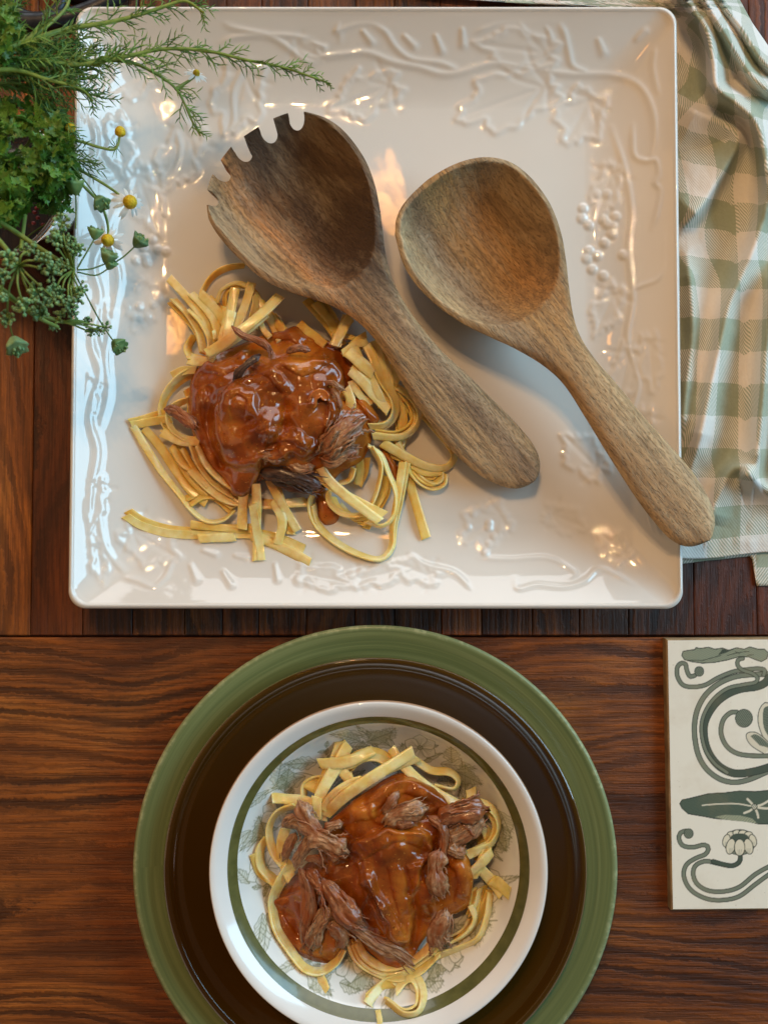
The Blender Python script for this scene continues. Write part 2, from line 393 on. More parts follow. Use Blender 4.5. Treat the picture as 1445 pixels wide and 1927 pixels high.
# ================================================================== square platter
def smooth01(t): t = np.clip(t, 0, 1); return t*t*(3-2*t)
ZR, ZB = 0.0315, 0.0095                 # rim and well height of the platter
cor = [AT(145, 9, ZR), AT(1277, 11, ZR), AT(1286, 1145, ZR), AT(121, 1146, ZR)]
pc = sum(cor)/4
PH = float(np.mean([np.linalg.norm(cor[1]-cor[0]), np.linalg.norm(cor[2]-cor[3]), np.linalg.norm(cor[3]-cor[0]), np.linalg.norm(cor[2]-cor[1])]))/2
ang = math.atan2(*((cor[1]-cor[0])+(cor[2]-cor[3]))[[1, 0]])
print("platter", pc, PH*2, math.degrees(ang), [PX(c) for c in cor])
def platter_relief():
    R = Raster(90, -20, 1320, 1180, 1.0); A = R.A
    def ridge(P, w, h, n=40, taper=1.0):
        P = catmull(P, n); r = R.win(P, w*2.6)
        if r is None: return
        D, T = dist_poly(P, r[1], r[2], pad=w*2.6); k = h*np.exp(-(D/(w*0.80))**2)*np.clip(np.minimum(T, 1-T)*8/taper+0.25, 0.0, 1)
        A[r[0]] = np.where(np.abs(k) > np.abs(A[r[0]]), k, A[r[0]]) if h > 0 else A[r[0]]+k
    def drop(x, y, L, w, a, h=1.0):
        c, s = math.cos(a), math.sin(a); P = np.array([(x-c*L/2, y-s*L/2), (x+c*L/2, y+s*L/2)])
        r = R.win(P, w*3); D, T = dist_poly(P, r[1], r[2])
        A[r[0]] += h*np.exp(-(D/(w*(0.55+0.45*T)))**2)
    def leaf(x, y, L, wid, a, h=1.0, lobes=5, seed=0):
        """lobed vine leaf: stalk end at x,y, tip in direction a (photo axes), raised with sunk veins"""
        rr = random.Random(seed); n = 90; c, s = math.cos(a), math.sin(a); P = []
        for i in range(n):
            t = i/n*2*PI; q = abs(((t/PI) % 2)-1)                # 1 at stalk, 0 at tip
            rad = 0.87+0.13*math.cos(lobes*(t))+0.04*math.sin(17*t+seed)+0.05*math.sin(9*t+seed*2)
            u = (0.5+0.52*math.cos(t)*rad)*L; v = 0.5*wid*math.sin(t)*rad
            P.append((x+u*c-v*s, y+u*s+v*c))
        P = np.array(P); r = R.win(P, 16); D, _ = dist_poly(P, r[1], r[2], True, 20); ins = in_poly(P, r[1], r[2])
        sd = np.where(ins, D, -D)
        k = h*(0.40*smooth01((sd+5)/12)+0.62*np.exp(-((sd-3)/6.0)**2))
        A[r[0]] = np.maximum(A[r[0]], k)
        for m in (-2, -1, 0, 1, 2):
            b = a+m*0.62; ll = L*(0.86 if m == 0 else 0.50-0.05*abs(m)); o0 = 0.16+0.10*(2-abs(m))*0.4
            q = [(x+math.cos(a)*L*o0, y+math.sin(a)*L*o0), (x+math.cos(a)*L*o0+math.cos(b)*ll*.5, y+math.sin(a)*L*o0+math.sin(b)*ll*.5), (x+math.cos(a)*L*o0*.6+math.cos(b)*ll, y+math.sin(a)*L*o0*.6+math.sin(b)*ll)]
            ridge(q, 6.0, -0.42*h, 20)
    def grapes(x, y, n, seed, r0=11, spread=26):
        rr = random.Random(seed)
        for i in range(n):
            gx, gy = x+rr.gauss(0, spread), y+rr.gauss(0, spread); P = np.array([(gx, gy)])
            w = R.win(P, 20); D = np.hypot(w[1]-gx, w[2]-gy)
            A[w[0]] = np.maximum(A[w[0]], 1.15*np.sqrt(np.clip(1-(D/r0)**2, 0, 1)))
    # far side
    ridge([(416, 28), (432, 48), (470, 60), (510, 70), (545, 92), (575, 115), (600, 118)], 8, 1.0)
    ridge([(415, 84), (440, 72), (480, 68), (540, 68), (585, 75)], 7, 0.9)
    ridge([(545, 92), (590, 108), (640, 104), (690, 100), (740, 118), (790, 128), (830, 140), (870, 136), (930, 120), (985, 128), (1070, 140), (1150, 142), (1200, 160), (1226, 205), (1232, 260), (1222, 300)], 8, 1.0, 90)
    ridge([(640, 78), (645, 55), (690, 42), (722, 58), (745, 90), (775, 112), (830, 120), (868, 136)], 7, 0.95)
    ridge([(1050, 36), (1062, 66), (1070, 100), (1078, 125), (1110, 140)], 7, 1.0)
    ridge([(895, 62), (915, 52), (950, 40), (1000, 36), (1045, 38)], 6, 0.8)
    for d in ((691, 70, 26, 7, .9), (770, 78, 26, 7, .8), (825, 82, 30, 7, 1.2), (870, 70, 30, 7, 1.5), (1130, 88, 26, 8, 1.2), (1205, 66, 24, 7, -.8), (637, 46, 28, 5, 1.9), (600, 86, 20, 6, .4), (667, 140, 26, 8, 2.2), (985, 54, 26, 6, .9), (1032, 62, 26, 6, 1.2)): drop(*d)
    leaf(1060, 105, 165, 86, 3.28, 0.9, 5, 1); leaf(1062, 150, 215, 120, 2.80, 1.0, 5, 2); leaf(1120, 165, 120, 105, 2.05, 1.0, 5, 3)
    leaf(760, 150, 150, 90, 2.75, 0.85, 5, 4); leaf(540, 75, 80, 46, 0.5, 0.6, 5, 5)
    # left corner and left side
    leaf(470, 110, 150, 110, 1.85, 1.0, 5, 6); leaf(370, 225, 150, 90, 2.0, 1.0, 5, 7); leaf(300, 120, 110, 80, 2.6, 1.0, 5, 8)
    ridge([(470, 110), (440, 170), (440, 230), (420, 260)], 8, 0.9); ridge([(330, 240), (340, 280), (330, 320), (300, 350)], 8, 1.0)
    leaf(205, 60, 130, 56, 1.7, 0.9, 5, 9); leaf(215, 215, 120, 60, 1.4, 0.9, 5, 10); leaf(250, 300, 150, 70, 1.25, 0.9, 5, 11)
    ridge([(185, 300), (170, 360), (200, 430), (178, 500), (190, 560), (172, 640), (190, 700), (168, 780), (185, 850), (170, 940), (180, 1010)], 10, 1.1, 90)
    ridge([(225, 380), (205, 440), (225, 520), (212, 600), (200, 670), (205, 740), (190, 800)], 9, 1.0, 60)
    ridge([(175, 130), (160, 200), (182, 260), (165, 330)], 9, 1.1)
    leaf(190, 560, 90, 40, 1.5, 0.9, 5, 12); leaf(185, 890, 110, 44, 1.7, 1.0, 5, 13); leaf(180, 1010, 90, 40, 1.4, 1.0, 5, 14); leaf(180, 700, 100, 40, 1.8, .9, 5, 15)
    grapes(275, 470, 7, 3, 9, 20); grapes(262, 590, 5, 4, 9, 18); leaf(290, 520, 110, 70, 1.9, .6, 5, 16)
    # near side
    ridge([(195, 930), (190, 985), (205, 1040), (240, 1080)], 8, 0.9)
    leaf(225, 985, 130, 95, 0.55, 1.0, 5, 17); ridge([(235, 1085), (262, 1093), (290, 1103), (312, 1085), (322, 1062), (335, 1040)], 6, 1.0)
    for d in ((365, 1077, 28, 7, 1.2), (428, 1088, 28, 7, 1.0), (520, 1076, 30, 5, 1.4), (395, 1040, 26, 6, .3), (455, 1048, 24, 6, .2)): drop(*d)
    leaf(552, 1075, 110, 56, 0.22, 1.0, 5, 18); leaf(650, 1096, 120, 46, -0.22, 1.0, 5, 19); leaf(830, 1092, 100, 50, 3.5, .9, 5, 20)
    ridge([(770, 1040), (800, 1062), (850, 1075), (872, 1092), (885, 1108)], 6, 0.9); ridge([(900, 1050), (960, 1052), (1030, 1050), (1080, 1075), (1070, 1090)], 6, 0.8)
    ridge([(968, 1090), (975, 1108), (1010, 1100), (1060, 1104), (1100, 1092), (1130, 1070), (1190, 1098)], 6, 0.9)
    leaf(960, 960, 110, 90, 2.6, .7, 5, 21); grapes(905, 985, 7, 8, 8, 22); leaf(1020, 960, 90, 60, 0.4, .6, 5, 22)
    leaf(1140, 900, 115, 80, -2.35, .9, 5, 23); leaf(1180, 1060, 80, 60, -2.3, .8, 5, 24); grapes(1150, 1040, 4, 9, 7, 12)
    # right side
    ridge([(1232, 90), (1228, 130), (1240, 180)], 7, .8); ridge([(1190, 235), (1192, 290), (1212, 303), (1234, 302), (1240, 330), (1232, 345), (1244, 360), (1236, 400), (1225, 430)], 6, 0.9)
    ridge([(1150, 240), (1175, 320), (1188, 400), (1182, 470), (1190, 560), (1180, 640), (1200, 720), (1185, 800), (1215, 870)], 7, 0.9, 80)
    ridge([(1252, 440), (1250, 500), (1235, 526), (1200, 540), (1170, 560)], 5, 0.7)
    grapes(1125, 420, 9, 5, 10, 24); grapes(1140, 480, 8, 6, 10, 22); leaf(1160, 300, 120, 60, 1.9, .8, 5, 25)
    leaf(1165, 530, 110, 60, 2.0, .9, 5, 26); leaf(1190, 640, 130, 60, 1.8, .7, 5, 27); leaf(1220, 620, 120, 50, 1.5, .6, 5, 28); leaf(1215, 760, 110, 50, 1.7, .7, 5, 29)
    ridge([(1225, 850), (1238, 900), (1225, 960), (1240, 1010)], 7, .8)
    R.A = blur(A, 1.9)
    return R
def make_platter():
    REL = platter_relief()
    n_s, n_c = 400, 22
    def ring(a, r):
        pts = []; b = a-r
        for q in range(4):
            th = q*PI/2; c, s = round(math.cos(th)), round(math.sin(th))
            t = np.linspace(-b, b, n_s, endpoint=False); L = np.stack([np.full(n_s, a), t], 1)     # right side going up
            f = np.linspace(0, PI/2, n_c, endpoint=False); C = np.stack([b+r*np.cos(f), b+r*np.sin(f)], 1)
            P = np.vstack([L, C]); pts.append(np.stack([P[:, 0]*c-P[:, 1]*s, P[:, 0]*s+P[:, 1]*c], 1))
        return np.vstack(pts)
    px = 0.000281; slope = 158*px; lip = 0.0042
    rings = []; zs = []; rel = []; m = 4*(n_s+n_c)
    def prof(d):                          # height of the upper face, d = inward distance from the lip crest
        t = np.clip(d/slope, 0, 1); return ZB+(ZR-ZB)*(1-t)**1.65-0.0002*smooth01((d-slope)/0.06)
    # underside, lip, then inwards
    for e, z in ((PH-0.0001, 0.004), (0.068, 0.004), (0.066, 0.0), (0.062, 0.0), (0.057, 0.0022), (0.050, 0.0040), (0.040, 0.0060), (0.030, 0.0090), (0.020, 0.0138), (0.010, 0.0205), (0.004, 0.0258)): rings.append((PH-e, 0.0095)); zs.append(z); rel.append(0)
    for k in range(9):
        f = -PI*0.42+k/8*PI*0.95; rings.append((PH-lip*0.5+lip*0.5*math.cos(f), 0.0092)); zs.append(ZR-lip*0.62+lip*0.62*math.sin(f)); rel.append(0)
    d0 = lip*0.62; i0 = zs[-1]
    ds = np.r_[np.arange(d0, 270*px, 1.75*px), np.linspace(270*px, PH-0.02, 26), PH-0.010, PH-0.004, PH-0.0001]
    for d in ds:
        a = PH-d; rr = min(0.0092+0.10*max(0, d-0.004), a*0.45); rings.append((a, rr)); zs.append(float(prof(d-d0*0.4))); rel.append(1 if d > 0.004 else 0)
    V = np.zeros((len(rings), m, 3)); ca, sa = math.cos(ang), math.sin(ang)
    for i, (a, r) in enumerate(rings):
        P = ring(a, r); V[i, :, 0] = pc[0]+P[:, 0]*ca-P[:, 1]*sa; V[i, :, 1] = pc[1]+P[:, 0]*sa+P[:, 1]*ca; V[i, :, 2] = zs[i]
    # gentle unevenness of hand-finished ware, then the moulded relief
    V[..., 2] += 0.00016*fbm(V[..., 0]*26, V[..., 1]*26, 5, 2)*np.array(rel)[:, None]
    q = PX(V); h = REL.sample(q[..., 0], q[..., 1]); d_in = PH-np.array([r[0] for r in rings])
    h = h*np.clip((d_in-0.006)/0.004, 0, 1)[:, None]
    V[..., 2] += 0.00100*h*np.array(rel)[:, None]
    F = grid_faces(len(rings), m, False, True, flip=False)
    Vf = V.reshape(-1, 3)
    me = mesh_np("platter", Vf-np.array([pc[0], pc[1], 0]), F)
    o = obj("square_platter", me, None); o.location = (pc[0], pc[1], 0)
    t = NT("white_glaze"); co = t.coord('Object')
    nz = t.noise(co, 16, 3, 0.5)
    t.base(t.ramp(nz, [(0.3, (0.695, 0.655, 0.595)), (0.7, (0.725, 0.69, 0.635))]))
    t.rough(t.ramp(t.noise(co, 60, 3), [(0.3, 0.015), (0.75, 0.035)])); t.set(IOR=1.58)
    t.normal(t.bump(t.noise(co, 90, 2), 0.05, 0.0004))
    me.materials.append(t.m)
    tag(o, "large square white glazed platter with embossed leaf and vine border", "platter")
    return o
platter = make_platter()

# ================================================================== stacked round plates
GP, GR = circ(706, 1634, 456, 0.021)
def make_green_plate():
    R = GR; z = lambda v: v
    pr = [(0.001, 0.0035), (0.05, 0.0035), (R*0.62, 0.0035), (R*0.66, 0.0045), (R*0.70, 0.0085), (R*0.78, 0.0130), (R*0.90, 0.0175), (R*0.965, 0.0202), (R*0.985, 0.0210), (R*0.997, 0.0207), (R, 0.0197), (R*0.996, 0.0187), (R*0.97, 0.0172), (R*0.80, 0.0095), (R*0.70, 0.003), (R*0.66, 0.0), (R*0.62, 0.0), (R*0.60, 0.0012), (0.001, 0.0012)]
    pr = catmull(pr, 150)
    V, F = lathe(pr, 320, GP[:2])
    t = NT("green_glaze"); co = t.coord('Object'); s = t.sep(co)
    r = t.math('SQRT', t.math('ADD', t.math('MULTIPLY', s[0], s[0]), t.math('MULTIPLY', s[1], s[1])))
    an = t.math('ARCTAN2', s[1], s[0])
    band = t.noise(t.comb(t.math('MULTIPLY', r, 330.0), t.math('MULTIPLY', an, 0.55), 0.3), 1.0, 4, 0.6)
    c = t.ramp(band, [(0.28, srgb(86, 98, 58)), (0.5, srgb(110, 121, 72)), (0.72, srgb(140, 148, 96))])
    blob = t.noise(co, 14, 3)
    c = t.mix(t.math('MULTIPLY', blob, 0.45), c, srgb(96, 114, 80))
    edge = t.ramp(t.math('DIVIDE', r, R), [(0.975, 0.0), (0.993, 1.0)])
    chip = t.ramp(t.noise(co, 170, 4, 0.7), [(0.50, 0.0), (0.62, 1.0)])
    c = t.mix(t.math('MULTIPLY', edge, t.math('ADD', 0.22, t.math('MULTIPLY', chip, 0.4))), c, srgb(196, 196, 150))
    t.base(c); t.set(Roughness=0.30, Coat_Weight=0.15, Coat_Roughness=0.2, Specular_IOR_Level=0.35); t.normal(t.bump(band, 0.35, 0.0006))
    o = part("dinner_plate", V, F, t.m, None, origin=(GP[0], GP[1], 0))
    return tag(o, "green glazed dinner plate with turned rings, at the bottom of the stack", "plate")
make_green_plate()
BP, BR = circ(706, 1638, 399, 0.028)
def make_brown_plate():
    R = BR
    pr = [(0.001, 0.0125), (0.04, 0.0125), (R*0.60, 0.0130), (R*0.72, 0.0140), (R*0.80, 0.0165), (R*0.88, 0.0212), (R*0.922, 0.0240), (R*0.940, 0.0240), (R*0.955, 0.0262), (R*0.975, 0.0283), (R*0.992, 0.0284), (R, 0.0272), (R*0.996, 0.0262), (R*0.97, 0.0243), (R*0.90, 0.0205), (R*0.80, 0.0130), (R*0.70, 0.0095), (R*0.62, 0.0090), (R*0.60, 0.0070), (R*0.57, 0.0070), (R*0.55, 0.0088), (0.001, 0.0088)]
    pr = catmull(pr, 170); V, F = lathe(pr, 320, BP[:2])
    t = NT("brown_glass"); co = t.coord('Object')
    t.base(t.ramp(t.noise(co, 9, 2), [(0.3, srgb(92, 60, 10)), (0.7, srgb(110, 74, 14))]))
    t.set(Roughness=0.05, Transmission_Weight=0.6, IOR=1.45, Specular_IOR_Level=0.35)
    va = t.n('ShaderNodeVolumeAbsorption'); va.inputs['Color'].default_value = (0.55, 0.36, 0.12, 1); va.inputs['Density'].default_value = 200
    t.l(va.outputs[0], t.out.inputs['Volume'])
    o = part("glass_plate", V, F, t.m, None, origin=(BP[0], BP[1], 0.007))
    return tag(o, "smoky dark brown glass plate between the green plate and the white bowl", "plate")
make_brown_plate()

WP, WR = circ(712, 1641, 320, 0.052)
def bowl_print():
    """leaf and blossom engraving laid out in the plane of the bowl, unit = bowl radius"""
    R = Raster(-1, -1, 1, 1, 0.0022, 3, (0.80, 0.79, 0.74)); ink = srgb(116, 120, 86); pale = srgb(196, 194, 168)
    rr = random.Random(4)
    gx, gy = np.meshgrid(np.linspace(-1, 1, R.nx), np.linspace(-1, 1, R.ny)); R.A *= (1-0.13*np.clip(fbm(gx*7, gy*7, 3, 3)+.25, 0, 1)*(np.hypot(gx, gy) > .3))[..., None]      # soft engraved wash
    def pt(r, a): return np.array([r*math.cos(a), r*math.sin(a)])
    def leafp(c, L, w, a, hatch=9, tone=0.5):
        u = np.array([math.cos(a), math.sin(a)]); v = np.array([-u[1], u[0]]); t = np.linspace(0, 1, 24)
        prof = np.sin(PI*t**0.85)*w*(1+0.14*np.sin(t*26))
        P = np.vstack([[c+u*L*q+v*p for q, p in zip(t, prof)], [c+u*L*q-v*p for q, p in zip(t[::-1], prof[::-1])]])
        R.fill(P, pale, tone); R.line(np.vstack([P, P[:1]]), 0.006, ink, 0.55); R.line([c, c+u*L], 0.006, ink, 0.6)
        for k in range(hatch):
            q = (k+0.7)/hatch; p = np.interp(q, t, prof)
            for sg in (-1, 1):
                b = c+u*L*q; e = c+u*L*min(1, q+0.16)+v*sg*p*0.9
                R.line([b, e], 0.004, ink, 0.55)
                if w > 0.04: R.line([b+u*L*.05, e+u*L*.05], 0.003, ink, 0.4)
    def flower(c, r, seed):
        q = random.Random(seed); a0 = q.uniform(0, 6)
        for k in range(6):
            a = a0+k*PI/3; u = np.array([math.cos(a), math.sin(a)]); v = np.array([-u[1], u[0]]); t = np.linspace(0, 1, 16)
            prof = np.sin(PI*t**1.3)*r*0.42
            P = np.vstack([[c+u*r*x+v*y for x, y in zip(t, prof)], [c+u*r*x-v*y for x, y in zip(t[::-1], prof[::-1])]])
            R.fill(P, (0.78, 0.765, 0.69), 0.9); R.line(np.vstack([P, P[:1]]), 0.005, ink, 0.7)
            for m in (-.5, -.2, .2, .5): R.line([c+u*r*.15, c+u*r*.7+v*m*r*.4], 0.003, ink, 0.5)
        th = np.linspace(0, 2*PI, 18); R.line(np.stack([c[0]+r*.14*np.cos(th), c[1]+r*.14*np.sin(th)], 1), 0.006, ink, 0.9)
    for k in range(110):                                        # soft grey foliage wash behind the blossoms
        a = rr.uniform(0, 2*PI); r = rr.uniform(0.44, 0.80); leafp(pt(r, a), rr.uniform(.10, .22), rr.uniform(.02, .05), a+rr.choice([-1, 1])*rr.uniform(.5, 1.9), 7, 0.4)
    for k in range(9):
        a = k*2*PI/9+rr.uniform(-.2, .2)
        R.line(catmull([pt(.60, a), pt(.72, a+.10), pt(.74, a+.25), pt(.80, a+.36)], 14), 0.007, ink, .7)
        leafp(pt(.66, a+.08), .20, .055, a+1.1, 11, .6); leafp(pt(.70, a+.3), .17, .05, a-.9, 10, .6)
        for m in range(6): leafp(pt(.62+.025*m, a-.14-.02*m), .05, .012, a+.9*(-1)**m, 3, .5)
    for k, a in enumerate((-.25, -.95, .35, 3.25, 2.75, 1.2, 4.45, 5.0)): flower(pt(.69+.03*math.sin(k*3), a), .105, k)
    return R
def make_bowl():
    R = WR; z0 = 0.0132; zt = 0.052
    T = thing("pasta_bowl", "small white bowl with olive band and leafy print, on top of the plate stack", "bowl", (WP[0], WP[1], z0))
    band_o, band_i = R*0.890, R*0.848
    prof = catmull([(R*0.999, zt-0.0016), (R*0.994, zt-0.0003), (R*0.982, zt), (R*0.955, zt-0.0008), (R*0.91, zt-0.0036), (R*0.888, zt-0.0054), (R*0.862, zt-0.0078), (R*0.835, zt-0.0106), (R*0.80, zt-0.0148), (R*0.74, zt-0.0210), (R*0.66, zt-0.0268), (R*0.56, zt-0.0302), (R*0.40, zt-0.0318), (0.002, zt-0.0322)], 420)
    out = catmull([(R*0.999, zt-0.0016), (R*0.998, zt-0.0030), (R*0.985, zt-0.0052), (R*0.90, zt-0.0105), (R*0.78, zt-0.0215), (R*0.62, zt-0.0330), (R*0.52, zt-0.0362), (R*0.50, z0), (R*0.46, z0), (R*0.45, zt-0.0360), (0.002, zt-0.0355)], 60)
    white = NT("bowl_glaze"); co = white.coord('Object'); white.base(white.ramp(white.noise(co, 30, 3), [(.3, (.76, .745, .71)), (.7, (.80, .79, .76))])).set(Roughness=0.12, Coat_Weight=0.3, Coat_Roughness=0.05)
    s = white.sep(co); rad = white.math('DIVIDE', white.math('SQRT', white.math('ADD', white.math('MULTIPLY', s[0], s[0]), white.math('MULTIPLY', s[1], s[1]))), R)
    edge = white.ramp(white.math('ADD', rad, white.math('MULTIPLY', white.noise(co, 45, 2), 0.006)), [(0.992, 0.0), (0.9985, 1.0)])
    fin = white.mix(edge, white.b.inputs['Base Color'].links[0].from_socket, srgb(172, 132, 98)); white.base(fin)
    olive = NT("olive_band"); co = olive.coord('Object'); olive.base(olive.ramp(olive.noise(co, 160, 3), [(.3, srgb(84, 84, 44)), (.7, srgb(104, 102, 56))])).set(Roughness=0.18, Coat_Weight=0.3)
    pm = NT("printed_glaze"); pm.base(pm.attr('ink', 'Color')).set(Roughness=0.12, Coat_Weight=0.3, Coat_Roughness=0.05)
    n = 1100
    wall = np.vstack([out[::-1], prof[prof[:, 0] >= band_o]])
    V, F = lathe(wall, 300, WP[:2]); part("rim_and_base", V, F, white.m, T)
    sel = prof[(prof[:, 0] <= band_o+0.0006) & (prof[:, 0] >= band_i-0.0002)]; sel = sel.copy(); sel[:, 1] += 0.00006
    V, F = lathe(sel, 300, WP[:2]); part("olive_band", V, F, olive.m, T)
    ins = prof[prof[:, 0] <= band_i+0.0005]; ins = np.vstack([ins[ins[:, 0] > R*0.42], ins[ins[:, 0] <= R*0.42][::12], [(0.00001, ins[-1, 1])]])
    V, F = lathe(ins, n, WP[:2]); PR = bowl_print()
    C = PR.sample((V[:, 0]-WP[0])/R, (V[:, 1]-WP[1])/R)
    part("printed_inside", V, F, pm.m, T, attrs={'ink': np.c_[C, np.ones(len(C))]})
    return T
make_bowl()

# ================================================================== decorated tile
def make_tile():
    zt = 0.0062; a = AT(1252.5, 1202, zt); b = AT(1262.5, 1714, zt)
    L = float(np.linalg.norm(b-a)); ey = (a-b)/L; ex = np.array([ey[1], -ey[0], 0.0])
    org = b.copy(); T = thing("tile", "cream square tile printed with green water lily stems, lying on the table", "tile", (*(org+ex*L/2+ey*L/2)[:2], 0))
    # engraving, drawn on photo positions of the visible half, mirrored about the middle of the tile
    S = 3.38; q = lambda *P: [(1200+x/S, 1170+y/S) for x, y in P]
    R = Raster(1240, 1190, 1520, 1725, 0.5, 3, srgb(236, 228, 210)); dark = srgb(50, 58, 50); mid = srgb(128, 134, 116); deep = srgb(80, 90, 78); pale = srgb(220, 210, 186)
    def hatchfill(P, c0, c1, per, ang):
        P = np.asarray(P, float); r = R.win(P, 3); D, _ = dist_poly(P, r[1], r[2], True, 4); ins = in_poly(P, r[1], r[2])
        m = np.clip(np.where(ins, D, -D)/R.res+.5, 0, 1); R.paint(r[0], m, c0)
        st_ = 0.5+0.5*np.sin((r[1]*math.cos(ang)+r[2]*math.sin(ang))*2*PI/per+1.2*vnoise(r[1]/7, r[2]/7, 3)); R.paint(r[0], m*smooth01((st_-.40)*3)*0.95, c1)
    def stem(P, w=11.0, fill=mid, n=70):
        P = catmull(P, n); R.line(P, w, dark); R.line(P, w-3.0, fill)
        r = R.win(P, w); D, Tt = dist_poly(P, r[1], r[2], pad=w); st_ = 0.5+0.5*np.sin((r[1]-r[2])*2.4)
        R.paint(r[0], (D < (w-3)/2)*smooth01((st_-.5)*3)*0.35, deep)
    def bud(x, y, r, f=mid):
        th = np.linspace(0, 2*PI, 30); P = np.stack([x+r*np.cos(th), y+r*1.05*np.sin(th)], 1); R.fill(P, dark); P = np.stack([x+(r-1.4)*np.cos(th), y+(r*1.05-1.4)*np.sin(th)], 1); hatchfill(P, f, deep, 3.0, .6)
    # upper pad
    pad = q((268, 205), (275, 180), (310, 172), (350, 168), (360, 155), (390, 160), (440, 152), (480, 165), (530, 158), (570, 172), (620, 156), (670, 165), (705, 150), (760, 165), (800, 165), (826, 190), (815, 225), (780, 245), (740, 232), (700, 215), (640, 212), (560, 235), (480, 250), (400, 255), (330, 245), (285, 232))
    hatchfill(pad, mid, srgb(150, 156, 130), 3.2, 1.1); R.line(np.array(pad+pad[:1]), 1.8, dark)
    hatchfill(q((530, 165), (600, 168), (545, 190), (500, 205)), deep, dark, 3, .3)
    for P in (((300, 235), (400, 238), (520, 205)), ((560, 205), (640, 185), (700, 180)), ((640, 195), (610, 180)), ((690, 205), (730, 200))): R.line(q(*P), 1.3, dark)
    # great curling stems
    stem(q((1050, 300), (950, 312), (870, 320), (810, 325), (700, 330), (600, 345), (500, 390), (420, 460), (370, 550), (350, 650), (355, 760), (380, 860), (430, 940), (510, 1000), (600, 1022), (700, 1005), (830, 950), (940, 915), (1050, 905)), 10.6)
    stem(q((795, 330), (800, 300), (760, 290), (690, 296), (600, 310), (500, 350), (420, 395), (340, 408), (275, 395), (240, 340), (238, 285), (262, 256), (292, 262), (300, 300), (320, 340), (350, 335)), 9.0)
    bud(1200+380/S, 1170+308/S, 9.5)
    stem(q((830, 348), (800, 385), (740, 408), (650, 420), (560, 455), (480, 520), (420, 620), (410, 720), (440, 830), (510, 920), (610, 965), (720, 955), (830, 925), (940, 880), (1050, 870)), 15.5, deep)
    stem(q((660, 225), (630, 235), (628, 270), (660, 300), (720, 320), (755, 350), (740, 380), (660, 395), (560, 420), (470, 490), (410, 590), (395, 690), (420, 810), (480, 900), (560, 960)), 8.4)
    stem(q((620, 570), (580, 575), (535, 620), (520, 700), (550, 780), (610, 830), (700, 850), (850, 850), (960, 830), (1050, 790)), 9.5)
    bud(1200+668/S, 1170+610/S, 17)
    for P in (((1050, 470), (940, 480), (850, 510), (800, 510), (765, 560), (760, 640), (790, 730), (850, 830), (950, 850), (1050, 840)), ((800, 840), (720, 790), (685, 740), (690, 705), (740, 700), (790, 730), (850, 790))): R.fill(catmull(q(*P), 30), pale); R.line(catmull(q(*P), 30), 1.6, dark)
    hatchfill(catmull(q((850, 530), (800, 540), (790, 600), (800, 680), (850, 760)), 20), deep, mid, 3, 1.4); hatchfill(catmull(q((710, 725), (740, 712), (790, 740), (845, 800), (770, 785)), 20), mid, deep, 3, .5)
    # middle pad
    pad = q((255, 1160), (270, 1135), (320, 1125), (380, 1110), (440, 1095), (540, 1090), (640, 1078), (740, 1082), (850, 1072), (960, 1082), (1050, 1076), (1050, 1290), (950, 1298), (850, 1292), (760, 1290), (690, 1275), (560, 1262), (480, 1255), (400, 1240), (310, 1225), (270, 1190))
    hatchfill(pad, deep, srgb(92, 108, 92), 2.8, 1.3); R.line(np.array(pad+pad[:1]), 1.8, dark)
    hatchfill(q((480, 1245), (540, 1232), (640, 1235), (720, 1255), (755, 1288), (640, 1272), (540, 1262)), srgb(168, 170, 140), mid, 4, .8)
    R.line(catmull(q((400, 1170), (500, 1162), (620, 1160), (740, 1180)), 20), 2.6, pale)
    for e in ((690, 1130), (670, 1220), (760, 1250), (828, 1140), (828, 1190)): R.line(catmull(q((735, 1180), ((735+e[0])/2+6, (1180+e[1])/2+4), e), 8), 4.2, pale)
    bud(1200+735/S, 1170+1180/S, 6, pale)
    # lower bud, blossom and stems
    stem(q((300, 1335), (262, 1345), (250, 1385), (275, 1430), (340, 1440), (410, 1425), (440, 1445), (420, 1485), (360, 1510), (300, 1550), (280, 1610), (300, 1680), (350, 1735), (440, 1775), (540, 1780), (640, 1755), (740, 1680), (840, 1610), (940, 1570), (1050, 1560)), 9.0)
    bud(1200+312/S, 1170+1352/S, 9.5)
    stem(q((645, 1490), (635, 1540), (580, 1560), (500, 1545), (420, 1530), (355, 1560), (342, 1620), (370, 1680), (440, 1720), (540, 1725), (640, 1695), (740, 1615), (840, 1560), (940, 1525), (1050, 1515)), 9.0)
    stem(q((645, 1485), (640, 1530), (600, 1558), (540, 1552), (470, 1532)), 9.4, deep)
    cx, cy = 1200+640/S, 1170+1408/S
    th = np.linspace(0, 2*PI, 30)
    def petal(x, y, rx, ry, ang):
        P = np.stack([x+rx*np.cos(th)*math.cos(ang)-ry*np.sin(th)*math.sin(ang), y+rx*np.cos(th)*math.sin(ang)+ry*np.sin(th)*math.cos(ang)], 1)
        R.fill(P, srgb(224, 214, 188)); R.line(P, 1.6, dark)
        for k in (-.35, 0, .35): R.line([(x+k*rx-ry*.55*-math.sin(ang)*-1*0, y+ry*.25), (x+k*rx*.7, y+ry*.85)], 1.2, mid, .55)
    R.fill(np.stack([cx+31*np.cos(th), cy+25*np.sin(th)], 1), dark); R.fill(np.stack([cx+29.5*np.cos(th), cy+23.5*np.sin(th)], 1), mid)
    for k, x in enumerate((-16, -5, 6, 17)): petal(cx+x, cy-19+abs(x)*.28, 8, 6, 0)          # back row
    R.fill(np.stack([cx+17*np.cos(th), cy-9+8*np.sin(th)], 1), deep)
